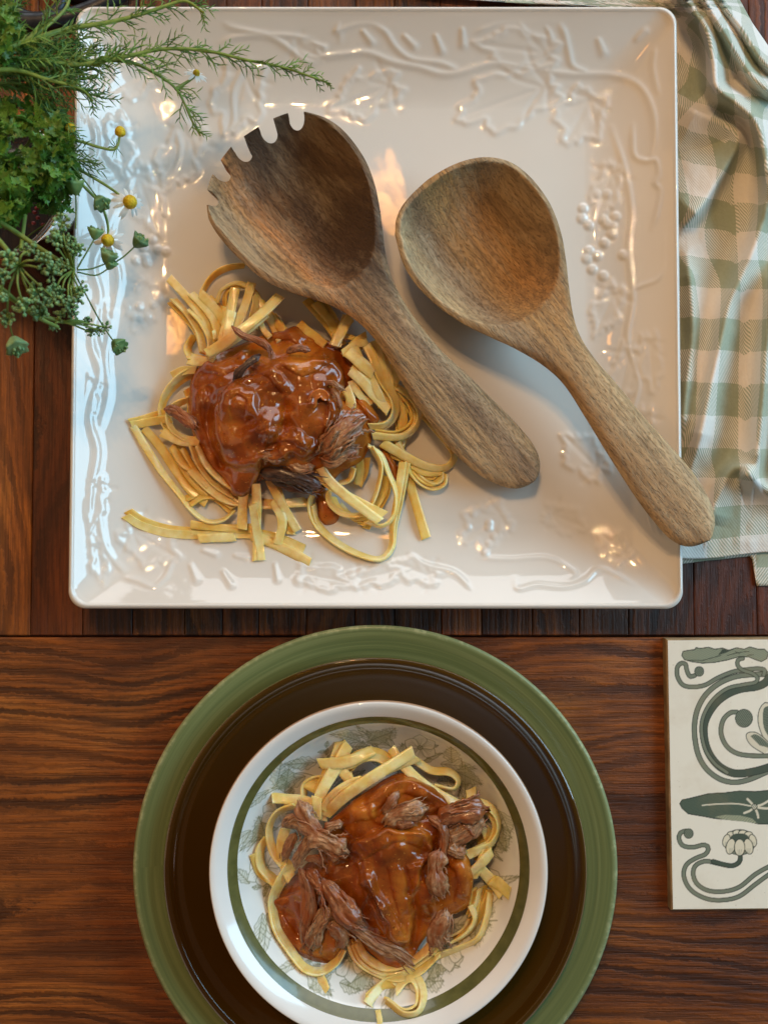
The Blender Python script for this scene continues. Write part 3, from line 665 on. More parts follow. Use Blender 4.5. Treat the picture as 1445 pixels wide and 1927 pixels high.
    for x, y, rx, ry, an in ((-25, -3, 7, 12, .25), (25, -3, 7, 12, -.25), (-17, 8, 8.5, 15, .22), (17, 8, 8.5, 15, -.22), (0, 10, 10, 16, 0)): petal(cx+x, cy+y, rx, ry, an)
    # specks and faint wear of the old glaze
    rr = random.Random(2)
    for k in range(90): R.line([(1245+rr.random()*270, 1205+rr.random()*510)]*2, rr.uniform(.8, 1.8), srgb(150, 132, 98), rr.uniform(.2, .7))
    n = 400; u = np.linspace(0, 1, n); e = 0.0009
    U, Vv = np.meshgrid(u, u, indexing='ij'); top = org+ex*(e+U[..., None]*(L-2*e))+ey*(e+Vv[..., None]*(L-2*e))
    top[..., 2] = zt+0.00010*fbm(U*5, Vv*5, 9, 2)
    uu = np.minimum(U, 1-U); Pm = org+ex*(uu[..., None]*L)+ey*(Vv[..., None]*L); Pm[..., 2] = zt
    C = R.sample(*np.moveaxis(PX(Pm), -1, 0))
    gl = NT("tile_glaze"); gl.base(gl.mix(gl.math('MULTIPLY', gl.ramp(gl.noise(gl.coord(), 45, 4, .65), [(.5, 0.0), (.8, 1.0)]), .22), gl.attr('ink', 'Color'), srgb(178, 150, 108))).set(Roughness=0.28, Specular_IOR_Level=0.4)
    part("printed_face", top.reshape(-1, 3), grid_faces(n, n), gl.m, T, attrs={'ink': np.c_[C.reshape(-1, 3), np.ones(n*n)]})
    cl = NT("tile_body"); cl.base(cl.ramp(cl.noise(cl.coord(), 120, 3), [(.3, srgb(128, 104, 72)), (.7, srgb(168, 142, 104))])).set(Roughness=0.8)
    rows = []
    for ee, z in ((e*1.02, zt-0.00012), (0.0003, zt-0.0004), (0.0, zt-0.0010), (0.0, 0.0)):
        for cu, cv in ((0, 0), (1, 0), (1, 1), (0, 1)):
            p = org+ex*(ee+cu*(L-2*ee))+ey*(ee+cv*(L-2*ee)); rows.append((p[0], p[1], z))
    F = [(r*4+i, r*4+4+i, r*4+4+(i+1) % 4, r*4+(i+1) % 4) for r in range(3) for i in range(4)]+[(12, 15, 14, 13)]
    part("clay_body", np.array(rows), np.array(F), cl.m, T, smooth=False)
make_tile()
# ================================================================== wooden servers
def server_mat(name, c_pale, c_dark, heart, heart_h, u0):
    """wood with the grain along attribute 'ax'.x (metres); colour stops run across the piece, one set for the bowl end, one for the handle end of the log"""
    t = NT(name); a = t.attr('ax'); s = t.sep(a)
    wob = t.noise(t.mapping(a, (14, 30, 30)), 1.0, 4, 0.6)
    across = t.math('ADD', s[1], t.math('MULTIPLY', t.math('SUBTRACT', wob, 0.5), 0.026))
    f = t.math('ADD', t.math('MULTIPLY', across, 10.0), 0.5)
    wk = t.math('ADD', s[0], t.math('MULTIPLY', t.math('SUBTRACT', t.noise(t.mapping(a, (10, 160, 160)), 1.0, 3), 0.5), 0.05))
    band = t.mix(t.ramp(t.math('MULTIPLY', wk, 4.0), [(u0*4-0.06, 0.0), (u0*4+0.10, 1.0)]), t.ramp(f, heart), t.ramp(f, heart_h))
    streak = t.noise(t.mapping(a, (20, 480, 480)), 1.0, 4, 0.65)
    pores = t.noise(t.mapping(a, (330, 1700, 1700)), 1.0, 2, 0.6)
    blot = t.noise(t.mapping(a, (22, 90, 90)), 1.0, 5, 0.65)
    c = t.mix(t.math('MULTIPLY', t.ramp(streak, [(0.38, 1.0), (0.60, 0.0)]), 0.60), band, c_dark)
    c = t.mix(t.math('MULTIPLY', t.ramp(blot, [(0.48, 0.0), (0.70, 1.0)]), 0.32), c, c_pale)
    c = t.mix(t.math('MULTIPLY', t.ramp(pores, [(0.60, 0.0), (0.70, 1.0)]), 0.50), c, srgb(84, 60, 38))
    hs = t.n('ShaderNodeHueSaturation'); hs.inputs['Saturation'].default_value = 0.95; hs.inputs['Value'].default_value = 1.04; t.l(c, hs.inputs['Color']); t.base(hs.outputs[0])
    h = t.math('ADD', t.math('MULTIPLY', streak, 0.5), t.math('MULTIPLY', t.ramp(pores, [(0.5, 1.0), (0.68, 0.0)]), 0.6))
    t.normal(t.bump(h, 0.95, 0.0008)); t.set(Roughness=0.60, Specular_IOR_Level=0.28)
    return t.m
def make_server(name, label, outline, p0, p1, cav, ztop, zrim_t, thick, mats, u_split, notches=None, groove=0.0):
    """outline: closed photo polygon; p0 tip -> p1 handle end: axis; ztop: list of (u fraction, height of the upper edge)
       cav: (uc, vc, ru, rv, depth, power) cavity in fractions of the axis length"""
    O = catmull(np.vstack([outline, outline[:1]]), 420)
    # outline to the table plane at the height of the upper edge
    ax = np.array(p1, float)-np.array(p0, float); Lp = np.hypot(*ax); ax /= Lp; nv = np.array([-ax[1], ax[0]])
    uo = (O-np.array(p0))@ax/Lp
    zt = lambda u: np.interp(u, [q[0] for q in ztop], [q[1] for q in ztop])
    Wd = AT(O[:, 0], O[:, 1], zt(uo))[:, :2]
    A0 = AT(*p0, zt(0))[:2]; A1 = AT(*p1, zt(1))[:2]; L = float(np.linalg.norm(A1-A0)); ex = (A1-A0)/L; ey = np.array([-ex[1], ex[0]])
    U = (Wd-A0)@ex; V = (Wd-A0)@ey; um, ux = U.min(), U.max()
    nu, nv_ = 190, 64
    us = um+(ux-um)*(0.5-0.5*np.cos(np.linspace(0.012, PI-0.012, nu)))
    lo = np.zeros(nu); hi = np.zeros(nu)
    for i, u in enumerate(us):
        cr = []
        for k in range(len(U)-1):
            if (U[k]-u)*(U[k+1]-u) <= 0 and U[k] != U[k+1]: cr.append(V[k]+(V[k+1]-V[k])*(u-U[k])/(U[k+1]-U[k]))
        lo[i], hi[i] = min(cr), max(cr)
    top = np.zeros((nu, nv_, 3)); bot = np.zeros((nu, nv_, 3)); AXT = np.zeros((nu, nv_, 3)); AXB = np.zeros((nu, nv_, 3))
    q = -np.cos(np.linspace(0, PI, nv_)); q = 0.55*q+0.45*np.linspace(-1, 1, nv_)
    uc, ru, dep, u_end, k_end, rim, tip_open = cav
    def edge_dist(u, v):                   # distance to the outline, in metres
        D = np.full(np.shape(v), 1e9)
        for k in range(0, len(U)-1, 2):
            a = np.array([U[k], V[k]]); b = np.array([U[(k+2) % len(U)], V[(k+2) % len(V)]]); ab = b-a; t = np.clip(((u-a[0])*ab[0]+(v-a[1])*ab[1])/max(ab@ab, 1e-14), 0, 1)
            D = np.minimum(D, np.hypot(u-a[0]-t*ab[0], v-a[1]-t*ab[1]))
        return D
    for i, u in enumerate(us):
        v = (lo[i]+hi[i])/2+q*(hi[i]-lo[i])/2; hw = (hi[i]-lo[i])/2; z0 = float(zt((u)/L))
        vm = (lo[i]+hi[i])/2; k_tip = smooth01(np.asarray(1-(u/L+0.06)/0.20))
        s1 = edge_dist(u, v)-rim+tip_open*k_tip*(rim+0.0012)
        s2 = (u_end-u/L)*L-k_end*(v-vm)**2/L
        sdc = -np.log(np.exp(-s1/0.004)+np.exp(-s2/0.004))*0.004
        d = dep*(1-(1-np.clip(sdc/0.030, 0, 1))**2)**0.80
        inb = smooth01((np.asarray(u/L)-u_split+0.14)/0.20)             # 0 in the bowl, 1 on the handle
        edge = np.minimum((1-np.abs(q))*hw, 0.004)/0.004
        crown = (0.0030*(1-q*q)-groove*np.exp(-((q-0.05)/0.35)**2))*inb
        zt_ = z0-0.0016*(1-edge)**2+crown-d
        th_edge = thick*(0.55+0.45*inb)
        # underside: a round belly below the bowl, a rounded back along the handle
        belly = (dep+0.0030)*np.clip(1-np.abs(q)**2.3, 0, 1)**0.75*(1-inb)*np.clip(1.0-np.abs((u/L-uc)/(ru*1.18))**2.6, 0, 1)**0.6
        back = 0.0045*np.sqrt(np.clip(1-q*q, 0, 1))
        zb_ = z0-th_edge*np.sqrt(np.clip(edge*1.2, 0.03, 1))-np.maximum(belly, back*0.8)
        zb_ = np.minimum(zb_, zt_-0.0022*np.clip(edge, 0.12, 1))
        XY = A0+ex*u+ey*v[:, None]
        top[i, :, :2] = XY; top[i, :, 2] = zt_; bot[i, :, :2] = XY; bot[i, :, 2] = zb_
        AXT[i] = np.stack([np.full(nv_, u), v, zt_*0.4], 1); AXB[i] = np.stack([np.full(nv_, u), v, zb_*0.4], 1)
    # lateral bulge of the edge so the side is rounded, not sharp
    loop = np.concatenate([top, bot[:, ::-1]], 1); AXL = np.concatenate([AXT, AXB[:, ::-1]], 1); m = 2*nv_
    print('centre', top[nu//3, nv_//2], top[nu//3, 0])
    print(name, "lowest", loop[..., 2].min(), "L", L)
    Vv = loop.reshape(-1, 3); F = grid_faces(nu, m, False, True)
    B = bmesh.new(); vs_ = [B.verts.new(p) for p in Vv];
    for f in F: B.faces.new([vs_[k] for k in f])
    B.faces.new([vs_[k] for k in range(m)][::-1]); B.faces.new([vs_[(nu-1)*m+k] for k in range(m)])
    bmesh.ops.recalc_face_normals(B, faces=B.faces)
    me = bpy.data.meshes.new(name); B.to_mesh(me); B.free()
    if notches:
        tmp = bpy.data.objects.new("tmp", me); COL.objects.link(tmp); cut = bmesh.new()
        for (nx, ny, r, z) in notches:
            c = AT(nx, ny, z); rw = r*0.000275
            mid_ = AT(560, 400, z); dv_ = (c-mid_)[:2]; dv_ /= np.linalg.norm(dv_)
            for k in range(4):                       # the notch opens outwards, away from the bowl
                g = bmesh.ops.create_cone(cut, cap_ends=True, segments=28, radius1=rw*(1.0+0.02*k), radius2=rw*(0.96+0.02*k), depth=0.05)
                bmesh.ops.translate(cut, verts=g['verts'], vec=(c[0]+dv_[0]*rw*0.55*k, c[1]+dv_[1]*rw*0.55*k, z+0.0003*k))
        me2 = bpy.data.meshes.new("cut")
        cut.to_mesh(me2); cut.free(); co = bpy.data.objects.new("cut", me2); COL.objects.link(co)
        md = tmp.modifiers.new("b", 'BOOLEAN'); md.operation = 'DIFFERENCE'; md.object = co; md.solver = 'EXACT'; md.use_self = True
        dg = bpy.context.evaluated_depsgraph_get(); me = bpy.data.meshes.new_from_object(tmp.evaluated_get(dg))
        bpy.data.objects.remove(tmp); bpy.data.objects.remove(co)
    # split into bowl and handle, keeping the shading continuous
    me.polygons.foreach_set('use_smooth', np.ones(len(me.polygons), bool))
    nV = len(me.vertices); co = np.zeros(nV*3, np.float32); me.vertices.foreach_get('co', co); co = co.reshape(-1, 3)
    axd = np.stack([(co[:, :2]-A0)@ex, (co[:, :2]-A0)@ey, co[:, 2]*0.4], 1)
    vn = np.zeros(nV*3, np.float32); me.vertices.foreach_get('normal', vn); vn = vn.reshape(-1, 3)
    base = AT(*( (np.array(p0)+np.array(p1))/2), 0.0); T = thing(name, label, "serving utensil", (base[0], base[1], float(co[:, 2].min())))
    org = np.array(T.location)
    polys = [list(p.vertices) for p in me.polygons]; cu = np.array([axd[p, 0].mean() for p in polys])
    for nm, sel, mt in (("bowl", cu <= u_split*L, mats[0]), ("handle", cu > u_split*L, mats[1])):
        ps = [p for p, k in zip(polys, sel) if k]; used = sorted({v for p in ps for v in p}); mp = {v: i for i, v in enumerate(used)}
        m2 = bpy.data.meshes.new(nm); m2.from_pydata((co[used]-org).tolist(), [], [[mp[v] for v in p] for p in ps]); m2.update()
        m2.polygons.foreach_set('use_smooth', np.ones(len(m2.polygons), bool))
        set_attr(m2, 'ax', axd[used])
        if not notches: m2.normals_split_custom_set_from_vertices([tuple(vn[v]) for v in used])
        else:
            try: m2.set_sharp_from_angle(angle=math.radians(50))
            except Exception as ex_: print(ex_)
        obj(nm, m2, mt, T)
    return T
fork_out = np.array([(389, 396), (388, 360), (400, 318), (427, 276), (452, 254), (478, 236), (505, 220), (532, 210), (555, 206), (578, 208), (612, 219), (642, 239), (669, 270), (691, 306), (706, 348), (715, 392), (720, 432), (725, 474), (737, 522), (762, 570), (792, 613), (832, 660), (882, 707), (932, 756), (976, 801), (1005, 838), (1016, 868), (1013, 895), (996, 912), (969, 919), (935, 911), (895, 888), (850, 847), (802, 787), (757, 720), (718, 655), (682, 612), (640, 582), (592, 562), (540, 546), (490, 520), (448, 484), (413, 445), (394, 415)])
spoon_out = np.array([(743, 440), (746, 408), (762, 378), (792, 348), (830, 320), (870, 301), (914, 293), (955, 300), (987, 320), (1016, 351), (1040, 390), (1057, 438), (1066, 490), (1071, 535), (1079, 590), (1093, 632), (1121, 675), (1161, 721), (1206, 776), (1251, 826), (1291, 871), (1320, 911), (1340, 950), (1347, 983), (1340, 1009), (1318, 1025), (1290, 1028), (1262, 1014), (1235, 985), (1199, 938), (1150, 862), (1101, 782), (1062, 722), (1022, 686), (970, 655), (920, 631), (868, 605), (820, 571), (781, 531), (757, 490)])
m_fork = server_mat("acacia_fork", srgb(200, 176, 140), srgb(70, 50, 34),
    [(0.04, srgb(196, 166, 124)), (0.20, srgb(170, 134, 92)), (0.30, srgb(178, 128, 72)), (0.37, srgb(196, 126, 58)), (0.44, srgb(128, 90, 54)), (0.52, srgb(84, 62, 42)), (0.74, srgb(78, 58, 40)), (0.95, srgb(116, 88, 58))],
    [(0.25, srgb(196, 164, 118)), (0.42, srgb(186, 148, 100)), (0.52, srgb(146, 112, 78)), (0.62, srgb(190, 156, 110)), (0.78, srgb(176, 146, 108))], 0.098)
m_spoon = server_mat("acacia_spoon", srgb(214, 192, 154), srgb(104, 80, 54),
    [(0.06, srgb(214, 190, 146)), (0.26, srgb(196, 164, 116)), (0.40, srgb(146, 114, 80)), (0.50, srgb(182, 138, 80)), (0.66, srgb(182, 132, 72)), (0.84, srgb(152, 120, 78)), (0.97, srgb(176, 146, 104))],
    [(0.25, srgb(200, 170, 124)), (0.45, srgb(176, 140, 96)), (0.6, srgb(192, 158, 112)), (0.8, srgb(198, 166, 120))], 0.100)
wf_bowl = wf_handle = m_fork; ws_bowl = ws_handle = m_spoon
make_server("serving_fork", "notched wooden serving fork laid over the pasta on the platter", fork_out, (462, 282), (1008, 908), (0.165, 0.240, 0.0235, 0.385, 2.2, 0.0034, 1.0),
            [(-0.05, 0.0412), (0.0, 0.0412), (0.40, 0.0420), (0.55, 0.0390), (0.8, 0.0290), (1.0, 0.0228), (1.1, 0.0223)], None, 0.0085, (wf_bowl, wf_handle), 0.46,
            [(392, 371, 15.5, .040), (413, 315, 16, .040), (454, 272, 16, .040), (503, 237, 16, .040), (557, 216, 15.5, .040)])
make_server("serving_spoon", "rounded wooden serving spoon whose handle overhangs the platter rim", spoon_out, (818, 372), (1340, 1020), (0.150, 0.215, 0.0250, 0.345, 2.6, 0.0030, 0.0),
            [(-0.15, 0.0428), (0.0, 0.0428), (0.40, 0.0435), (0.55, 0.0425), (0.8, 0.0440), (1.0, 0.0455), (1.1, 0.0455)], None, 0.0085, (ws_bowl, ws_handle), 0.47)
# ================================================================== gingham napkin
def make_napkin():
    n_x, n_y = 230, 420
    ty = np.linspace(-70, 1042, n_y)
    xl = np.interp(ty, [-70, -20, 2, 16, 30, 1100], [640, 700, 900, 1180, 1258, 1258])
    xr = np.interp(ty, [-70, 0, 45, 95, 180, 300, 600, 1042], [1352, 1388, 1412, 1447, 1490, 1530, 1600, 1640])
    s = np.linspace(0, 1, n_x)
    X = xl[:, None]+(xr-xl)[:, None]*s; Y = np.repeat(ty[:, None], n_x, 1)
    Y = Y+np.where(Y > 900, (Y-900)/142*((1445-X)/150*6+4*np.sin(X/40)), 0)          # the near hem is not quite straight
    Z = np.full(X.shape, 0.0045)
    def fold(P, h, wl, wr, sharp=1.25, add=False):
        """ridge along a photo polyline, wl / wr = spread to its left and right"""
        nonlocal Z
        P = catmull(P, 40); D = np.full(X.shape, 1e9); S = np.zeros(X.shape); T = np.zeros(X.shape)
        L = np.r_[0, np.cumsum(np.linalg.norm(np.diff(P, axis=0), axis=1))]
        for i in range(len(P)-1):
            a, b = P[i], P[i+1]; ab = b-a; l2 = ab@ab
            t = np.clip(((X-a[0])*ab[0]+(Y-a[1])*ab[1])/l2, 0, 1); dx = X-a[0]-t*ab[0]; dy = Y-a[1]-t*ab[1]; d = np.hypot(dx, dy); m = d < D
            D[m] = d[m]; S[m] = np.sign(ab[0]*dy-ab[1]*dx)[m]; T[m] = ((L[i]+t*math.sqrt(l2))/L[-1])[m]
        w = np.where(S > 0, wl, wr); k = h*np.exp(-(D/w)**sharp)*np.clip(np.minimum(T, 1-T)*6+0.3, 0, 1)
        Z = Z+k
    # (left of a path going down the photo is S>0)
    fold([(1262, -70), (1290, 0), (1328, 55), (1342, 120), (1348, 165), (1385, 195), (1422, 232), (1440, 300), (1448, 380)], 0.0270, 16, 26)
    fold([(1300, -70), (1326, 0), (1362, 62), (1392, 112), (1420, 150), (1470, 190)], 0.0203, 12, 20)
    fold([(1330, -70), (1354, 0), (1395, 55), (1432, 112), (1475, 150)], 0.0162, 10, 18)
    fold([(1270, 196), (1310, 212), (1350, 230), (1384, 252), (1380, 285), (1345, 345), (1318, 388), (1280, 430)], 0.0149, 60, 11)
    fold([(1448, 330), (1438, 400), (1416, 470), (1392, 525), (1372, 570), (1356, 640), (1338, 720), (1322, 800), (1300, 880)], 0.0189, 18, 34)
    fold([(1470, 480), (1452, 560), (1442, 650), (1436, 730), (1428, 820), (1418, 905)], 0.0216, 22, 14)
    fold([(1420, 905), (1400, 880), (1372, 890), (1348, 940), (1335, 985)], 0.0108, 14, 26)
    fold([(1395, 884), (1420, 905), (1450, 925), (1490, 935)], 0.0121, 22, 12)
    fold([(1292, 480), (1300, 560), (1302, 640), (1290, 740), (1284, 830)], 0.0121, 20, 22)
    fold([(1500, 400), (1510, 560), (1500, 760), (1520, 960)], 0.0175, 25, 25); fold([(1560, 300), (1575, 560), (1580, 760), (1600, 960)], 0.0162, 25, 25)
    Z += 0.0022*fbm(X/50, Y/90, 21, 3)+0.0003*fbm(X/16, Y/24, 23, 2)
    Z = np.clip(Z, 0.0032, 0.040)
    # under the platter's overhanging lip the cloth must stay low
    lim = np.interp(X, [1250, 1268, 1286, 1300], [0.0060, 0.010, 0.024, 0.04]); lim = np.where(Y > 16, lim, 0.013+np.interp(X, [1240, 1280], [0, .03]))
    Z = np.minimum(Z, lim+0.001*fbm(X/20, Y/20, 5, 2)); Z = np.maximum(Z, 0.003)
    Z = np.where(Y > 1020, 0.0035+(Z-0.0035)*np.clip((1046-Y)/26, 0.25, 1), Z)
    P = AT(X, Y, Z)
    # weave coordinates: true length across the folds, in checks
    du = np.linalg.norm(np.diff(P, axis=1), axis=2); U = np.c_[np.zeros(n_y), np.cumsum(du, 1)]
    ref = np.array([np.interp(np.interp(y, [-70, 0, 200, 600, 1042], [1370, 1385, 1400, 1395, 1400]), X[j], U[j]) for j, y in enumerate(ty)])
    U = U-ref[:, None]
    k_ = np.hanning(31); k_ /= k_.sum(); U = np.stack([np.convolve(np.pad(U[:, j], 15, mode='edge'), k_, 'valid') for j in range(n_x)], 1)
    ck = 0.0182
    lean = np.interp(ty, [-70, 0, 200, 420, 600, 1042], [1.6, 1.3, 0.7, 0.1, 0.0, 0.0])
    dv = np.linalg.norm(np.diff(P, axis=0), axis=2); Vv = np.vstack([np.zeros(n_x), np.cumsum(dv, 0)]); Vv = 0.15*Vv+0.85*Vv.mean(1, keepdims=True)
    UV = np.stack([(U+lean[:, None]*0.012)/ck+0.15, (Vv[-1:]-Vv+U*lean[:, None]*0.35)/ck+0.45+0*U, 0*U], -1)
    t = NT("gingham_cloth"); a = t.attr('weave'); s_ = t.sep(a)
    fu = t.math('FRACT', t.math('MULTIPLY', s_[0], 0.5)); fv = t.math('FRACT', t.math('MULTIPLY', s_[1], 0.5))
    gu = t.math('GREATER_THAN', fu, 0.5); gv = t.math('GREATER_THAN', fv, 0.5)
    tw = t.math('FRACT', t.math('ADD', t.math('MULTIPLY', s_[0], 11.0), t.math('MULTIPLY', s_[1], 8.0)))
    twill = t.ramp(t.math('PINGPONG', tw, 0.5), [(0.14, 0.06), (0.36, 0.94)])
    # twill shows the warp on one diagonal, the weft on the other
    sel = t.math('ADD', t.math('MULTIPLY', gu, twill), t.math('MULTIPLY', gv, t.math('SUBTRACT', 1.0, twill)))
    fray = t.noise(t.mapping(a, (9, 9, 9)), 1.0, 4, .6)
    green = t.mix(fray, srgb(150, 159, 136), srgb(175, 183, 162)); white = t.mix(fray, srgb(224, 216, 206), srgb(238, 234, 226))
    t.base(t.mix(sel, white, green))
    thread = t.math('ADD', t.math('PINGPONG', tw, 0.5), t.math('MULTIPLY', t.noise(t.mapping(a, (60, 60, 1)), 1.0, 2), 0.6))
    t.normal(t.bump(thread, 0.5, 0.0004)); t.set(Roughness=0.9, Specular_IOR_Level=0.15, Sheen_Weight=0.25, Sheen_Roughness=0.4)
    T = thing("napkin", "sage green and white gingham napkin crumpled along the platter's right side", "napkin", tuple(AT(1400, 600, 0)))
    F = grid_faces(n_y, n_x, flip=True)
    o = part("folded_cloth", P.reshape(-1, 3), F, t.m, T, attrs={'weave': UV.reshape(-1, 3)})
    md = o.modifiers.new("thickness", 'SOLIDIFY'); md.thickness = 0.0009; md.offset = -1
    # the layer folded underneath, its hem and corner peeping out towards the viewer
    nx, ny = 60, 24; x = np.linspace(1262, 1640, nx); f = np.linspace(0, 1, ny)
    XX = np.repeat(x[None], ny, 0); near = 1060-(x-1286)*0.115; near = np.where(x > 1412, 1052+50*smooth01((x-1416)/6), near)
    YY = 960+(near-960)[None]*f[:, None]; ZZ = 0.0012+0.0007*fbm(XX/25, YY/25, 8, 2)+0.0012*(1-f[:, None]); ZZ[-1] -= 0.0004
    P = AT(XX, YY, np.maximum(ZZ, 0.0009)); uv = np.stack([(XX-1280)/59+0.6, (YY-1000)/59+0.85, 0*XX], -1)
    o = part("under_layer", P.reshape(-1, 3), grid_faces(ny, nx, flip=True), t.m, T, attrs={'weave': uv.reshape(-1, 3)})
    md = o.modifiers.new("thickness", 'SOLIDIFY'); md.thickness = 0.0006; md.offset = -1
make_napkin()
# ================================================================== pasta, sauce, meat
def pasta_mat():
    t = NT("egg_pasta"); info = t.n('ShaderNodeObjectInfo'); co = t.coord('Object')
    n1 = t.noise(co, 130, 3); n2 = t.noise(t.mapping(co, (1, 1, 1)), 600, 2)
    c = t.mix(t.ramp(n1, [(.35, 0.0), (.7, 1.0)]), srgb(234, 198, 110), srgb(246, 226, 164))
    c = t.mix(1.0, c, info.outputs['Color'], 'MULTIPLY')
    # gravy has run onto the strands close to the heap
    s = t.sep(co); r = t.math('SQRT', t.math('ADD', t.math('MULTIPLY', s[0], s[0]), t.math('MULTIPLY', s[1], s[1])))
    near = t.ramp(t.math('ADD', t.math('MULTIPLY', r, 10.0), t.math('MULTIPLY', t.math('SUBTRACT', t.noise(co, 55, 4, .65), .5), 0.9)), [(0.36, 1.0), (0.56, 0.0)])
    c = t.mix(t.math('MULTIPLY', near, 0.62), c, srgb(196, 112, 36))
    t.base(c); t.normal(t.bump(t.math('ADD', n2, t.math('MULTIPLY', n1, 2.0)), 0.22, 0.0003))
    t.set(Roughness=0.36, Subsurface_Weight=0.55, Subsurface_Scale=0.0028, Coat_Weight=0.25, Coat_Roughness=0.12, Specular_IOR_Level=0.4)
    t.b.inputs['Subsurface Radius'].default_value = (1.0, 0.62, 0.22)
    return t.m
M_PASTA = pasta_mat()
def sauce_mat():
    t = NT("brown_gravy"); co = t.coord('Object'); n1 = t.noise(co, 46, 4, .6); n2 = t.noise(co, 210, 3, .6)
    c = t.ramp(n1, [(.30, srgb(106, 47, 10)), (.5, srgb(152, 75, 18)), (.66, srgb(184, 106, 32))])
    c = t.mix(t.ramp(n2, [(.60, 0.0), (.72, .6)]), c, srgb(188, 104, 40))
    bits = t.noise(co, 900, 2, .5); c = t.mix(t.ramp(bits, [(.66, 0.0), (.72, .75)]), c, srgb(60, 30, 10)); c = t.mix(t.ramp(t.noise(co, 640, 2, .5), [(.67, 0.0), (.73, .7)]), c, srgb(214, 150, 66))
    t.base(c); t.rough(t.ramp(n2, [(.3, .08), (.7, .20)]))
    h = t.math('ADD', t.math('MULTIPLY', n1, 1.4), t.math('ADD', t.noise(co, 520, 3), t.math('MULTIPLY', n2, 0.8)))
    t.normal(t.bump(h, 0.11, 0.0007))
    t.set(Subsurface_Weight=0.22, Subsurface_Scale=0.003, Coat_Weight=0.35, Coat_Roughness=0.05, Specular_IOR_Level=0.45)
    t.b.inputs['Subsurface Radius'].default_value = (1.0, 0.30, 0.08)
    return t.m
M_SAUCE = sauce_mat()
def onion_mat():
    t = NT("cooked_onion"); co = t.coord('Object'); n1 = t.noise(co, 90, 3)
    t.base(t.ramp(n1, [(.3, srgb(158, 78, 26)), (.7, srgb(196, 116, 48))])); t.set(Roughness=.16, Subsurface_Weight=.4, Subsurface_Scale=.003, Coat_Weight=.6, Coat_Roughness=.06)
    t.b.inputs['Subsurface Radius'].default_value = (1.0, 0.4, 0.12); t.normal(t.bump(n1, .25, .0006)); return t.m
M_ONION = onion_mat()
def meat_mat(name, a, b, c_, rough=.42):
    t = NT(name); co = t.attr('fib'); n1 = t.noise(t.mapping(co, (120, 2200, 2200)), 1.0, 3, .6); n2 = t.noise(t.coord('Object'), 120, 3, .6)
    c = t.mix(t.ramp(n1, [(.35, 0.0), (.62, 1.0)]), a, b); c = t.mix(t.ramp(n2, [(.44, 0.0), (.62, .85)]), c, c_)
    t.base(c); t.rough(t.ramp(n2, [(.3, rough-.14), (.7, rough+.14)])); t.normal(t.bump(t.math('ADD', n1, n2), .5, .0006)); t.set(Specular_IOR_Level=.5, Coat_Weight=.25, Coat_Roughness=.2, Subsurface_Weight=.08, Subsurface_Scale=.001); return t.m
M_MEAT = meat_mat("braised_beef", srgb(122, 80, 50), srgb(184, 138, 98), srgb(138, 74, 32))
M_MEATD = meat_mat("dark_seared_beef", srgb(46, 30, 22), srgb(92, 64, 48), srgb(84, 42, 18), .34)
M_MEATB = meat_mat("sauced_beef", srgb(104, 56, 30), srgb(160, 104, 68), srgb(150, 76, 28), .30)

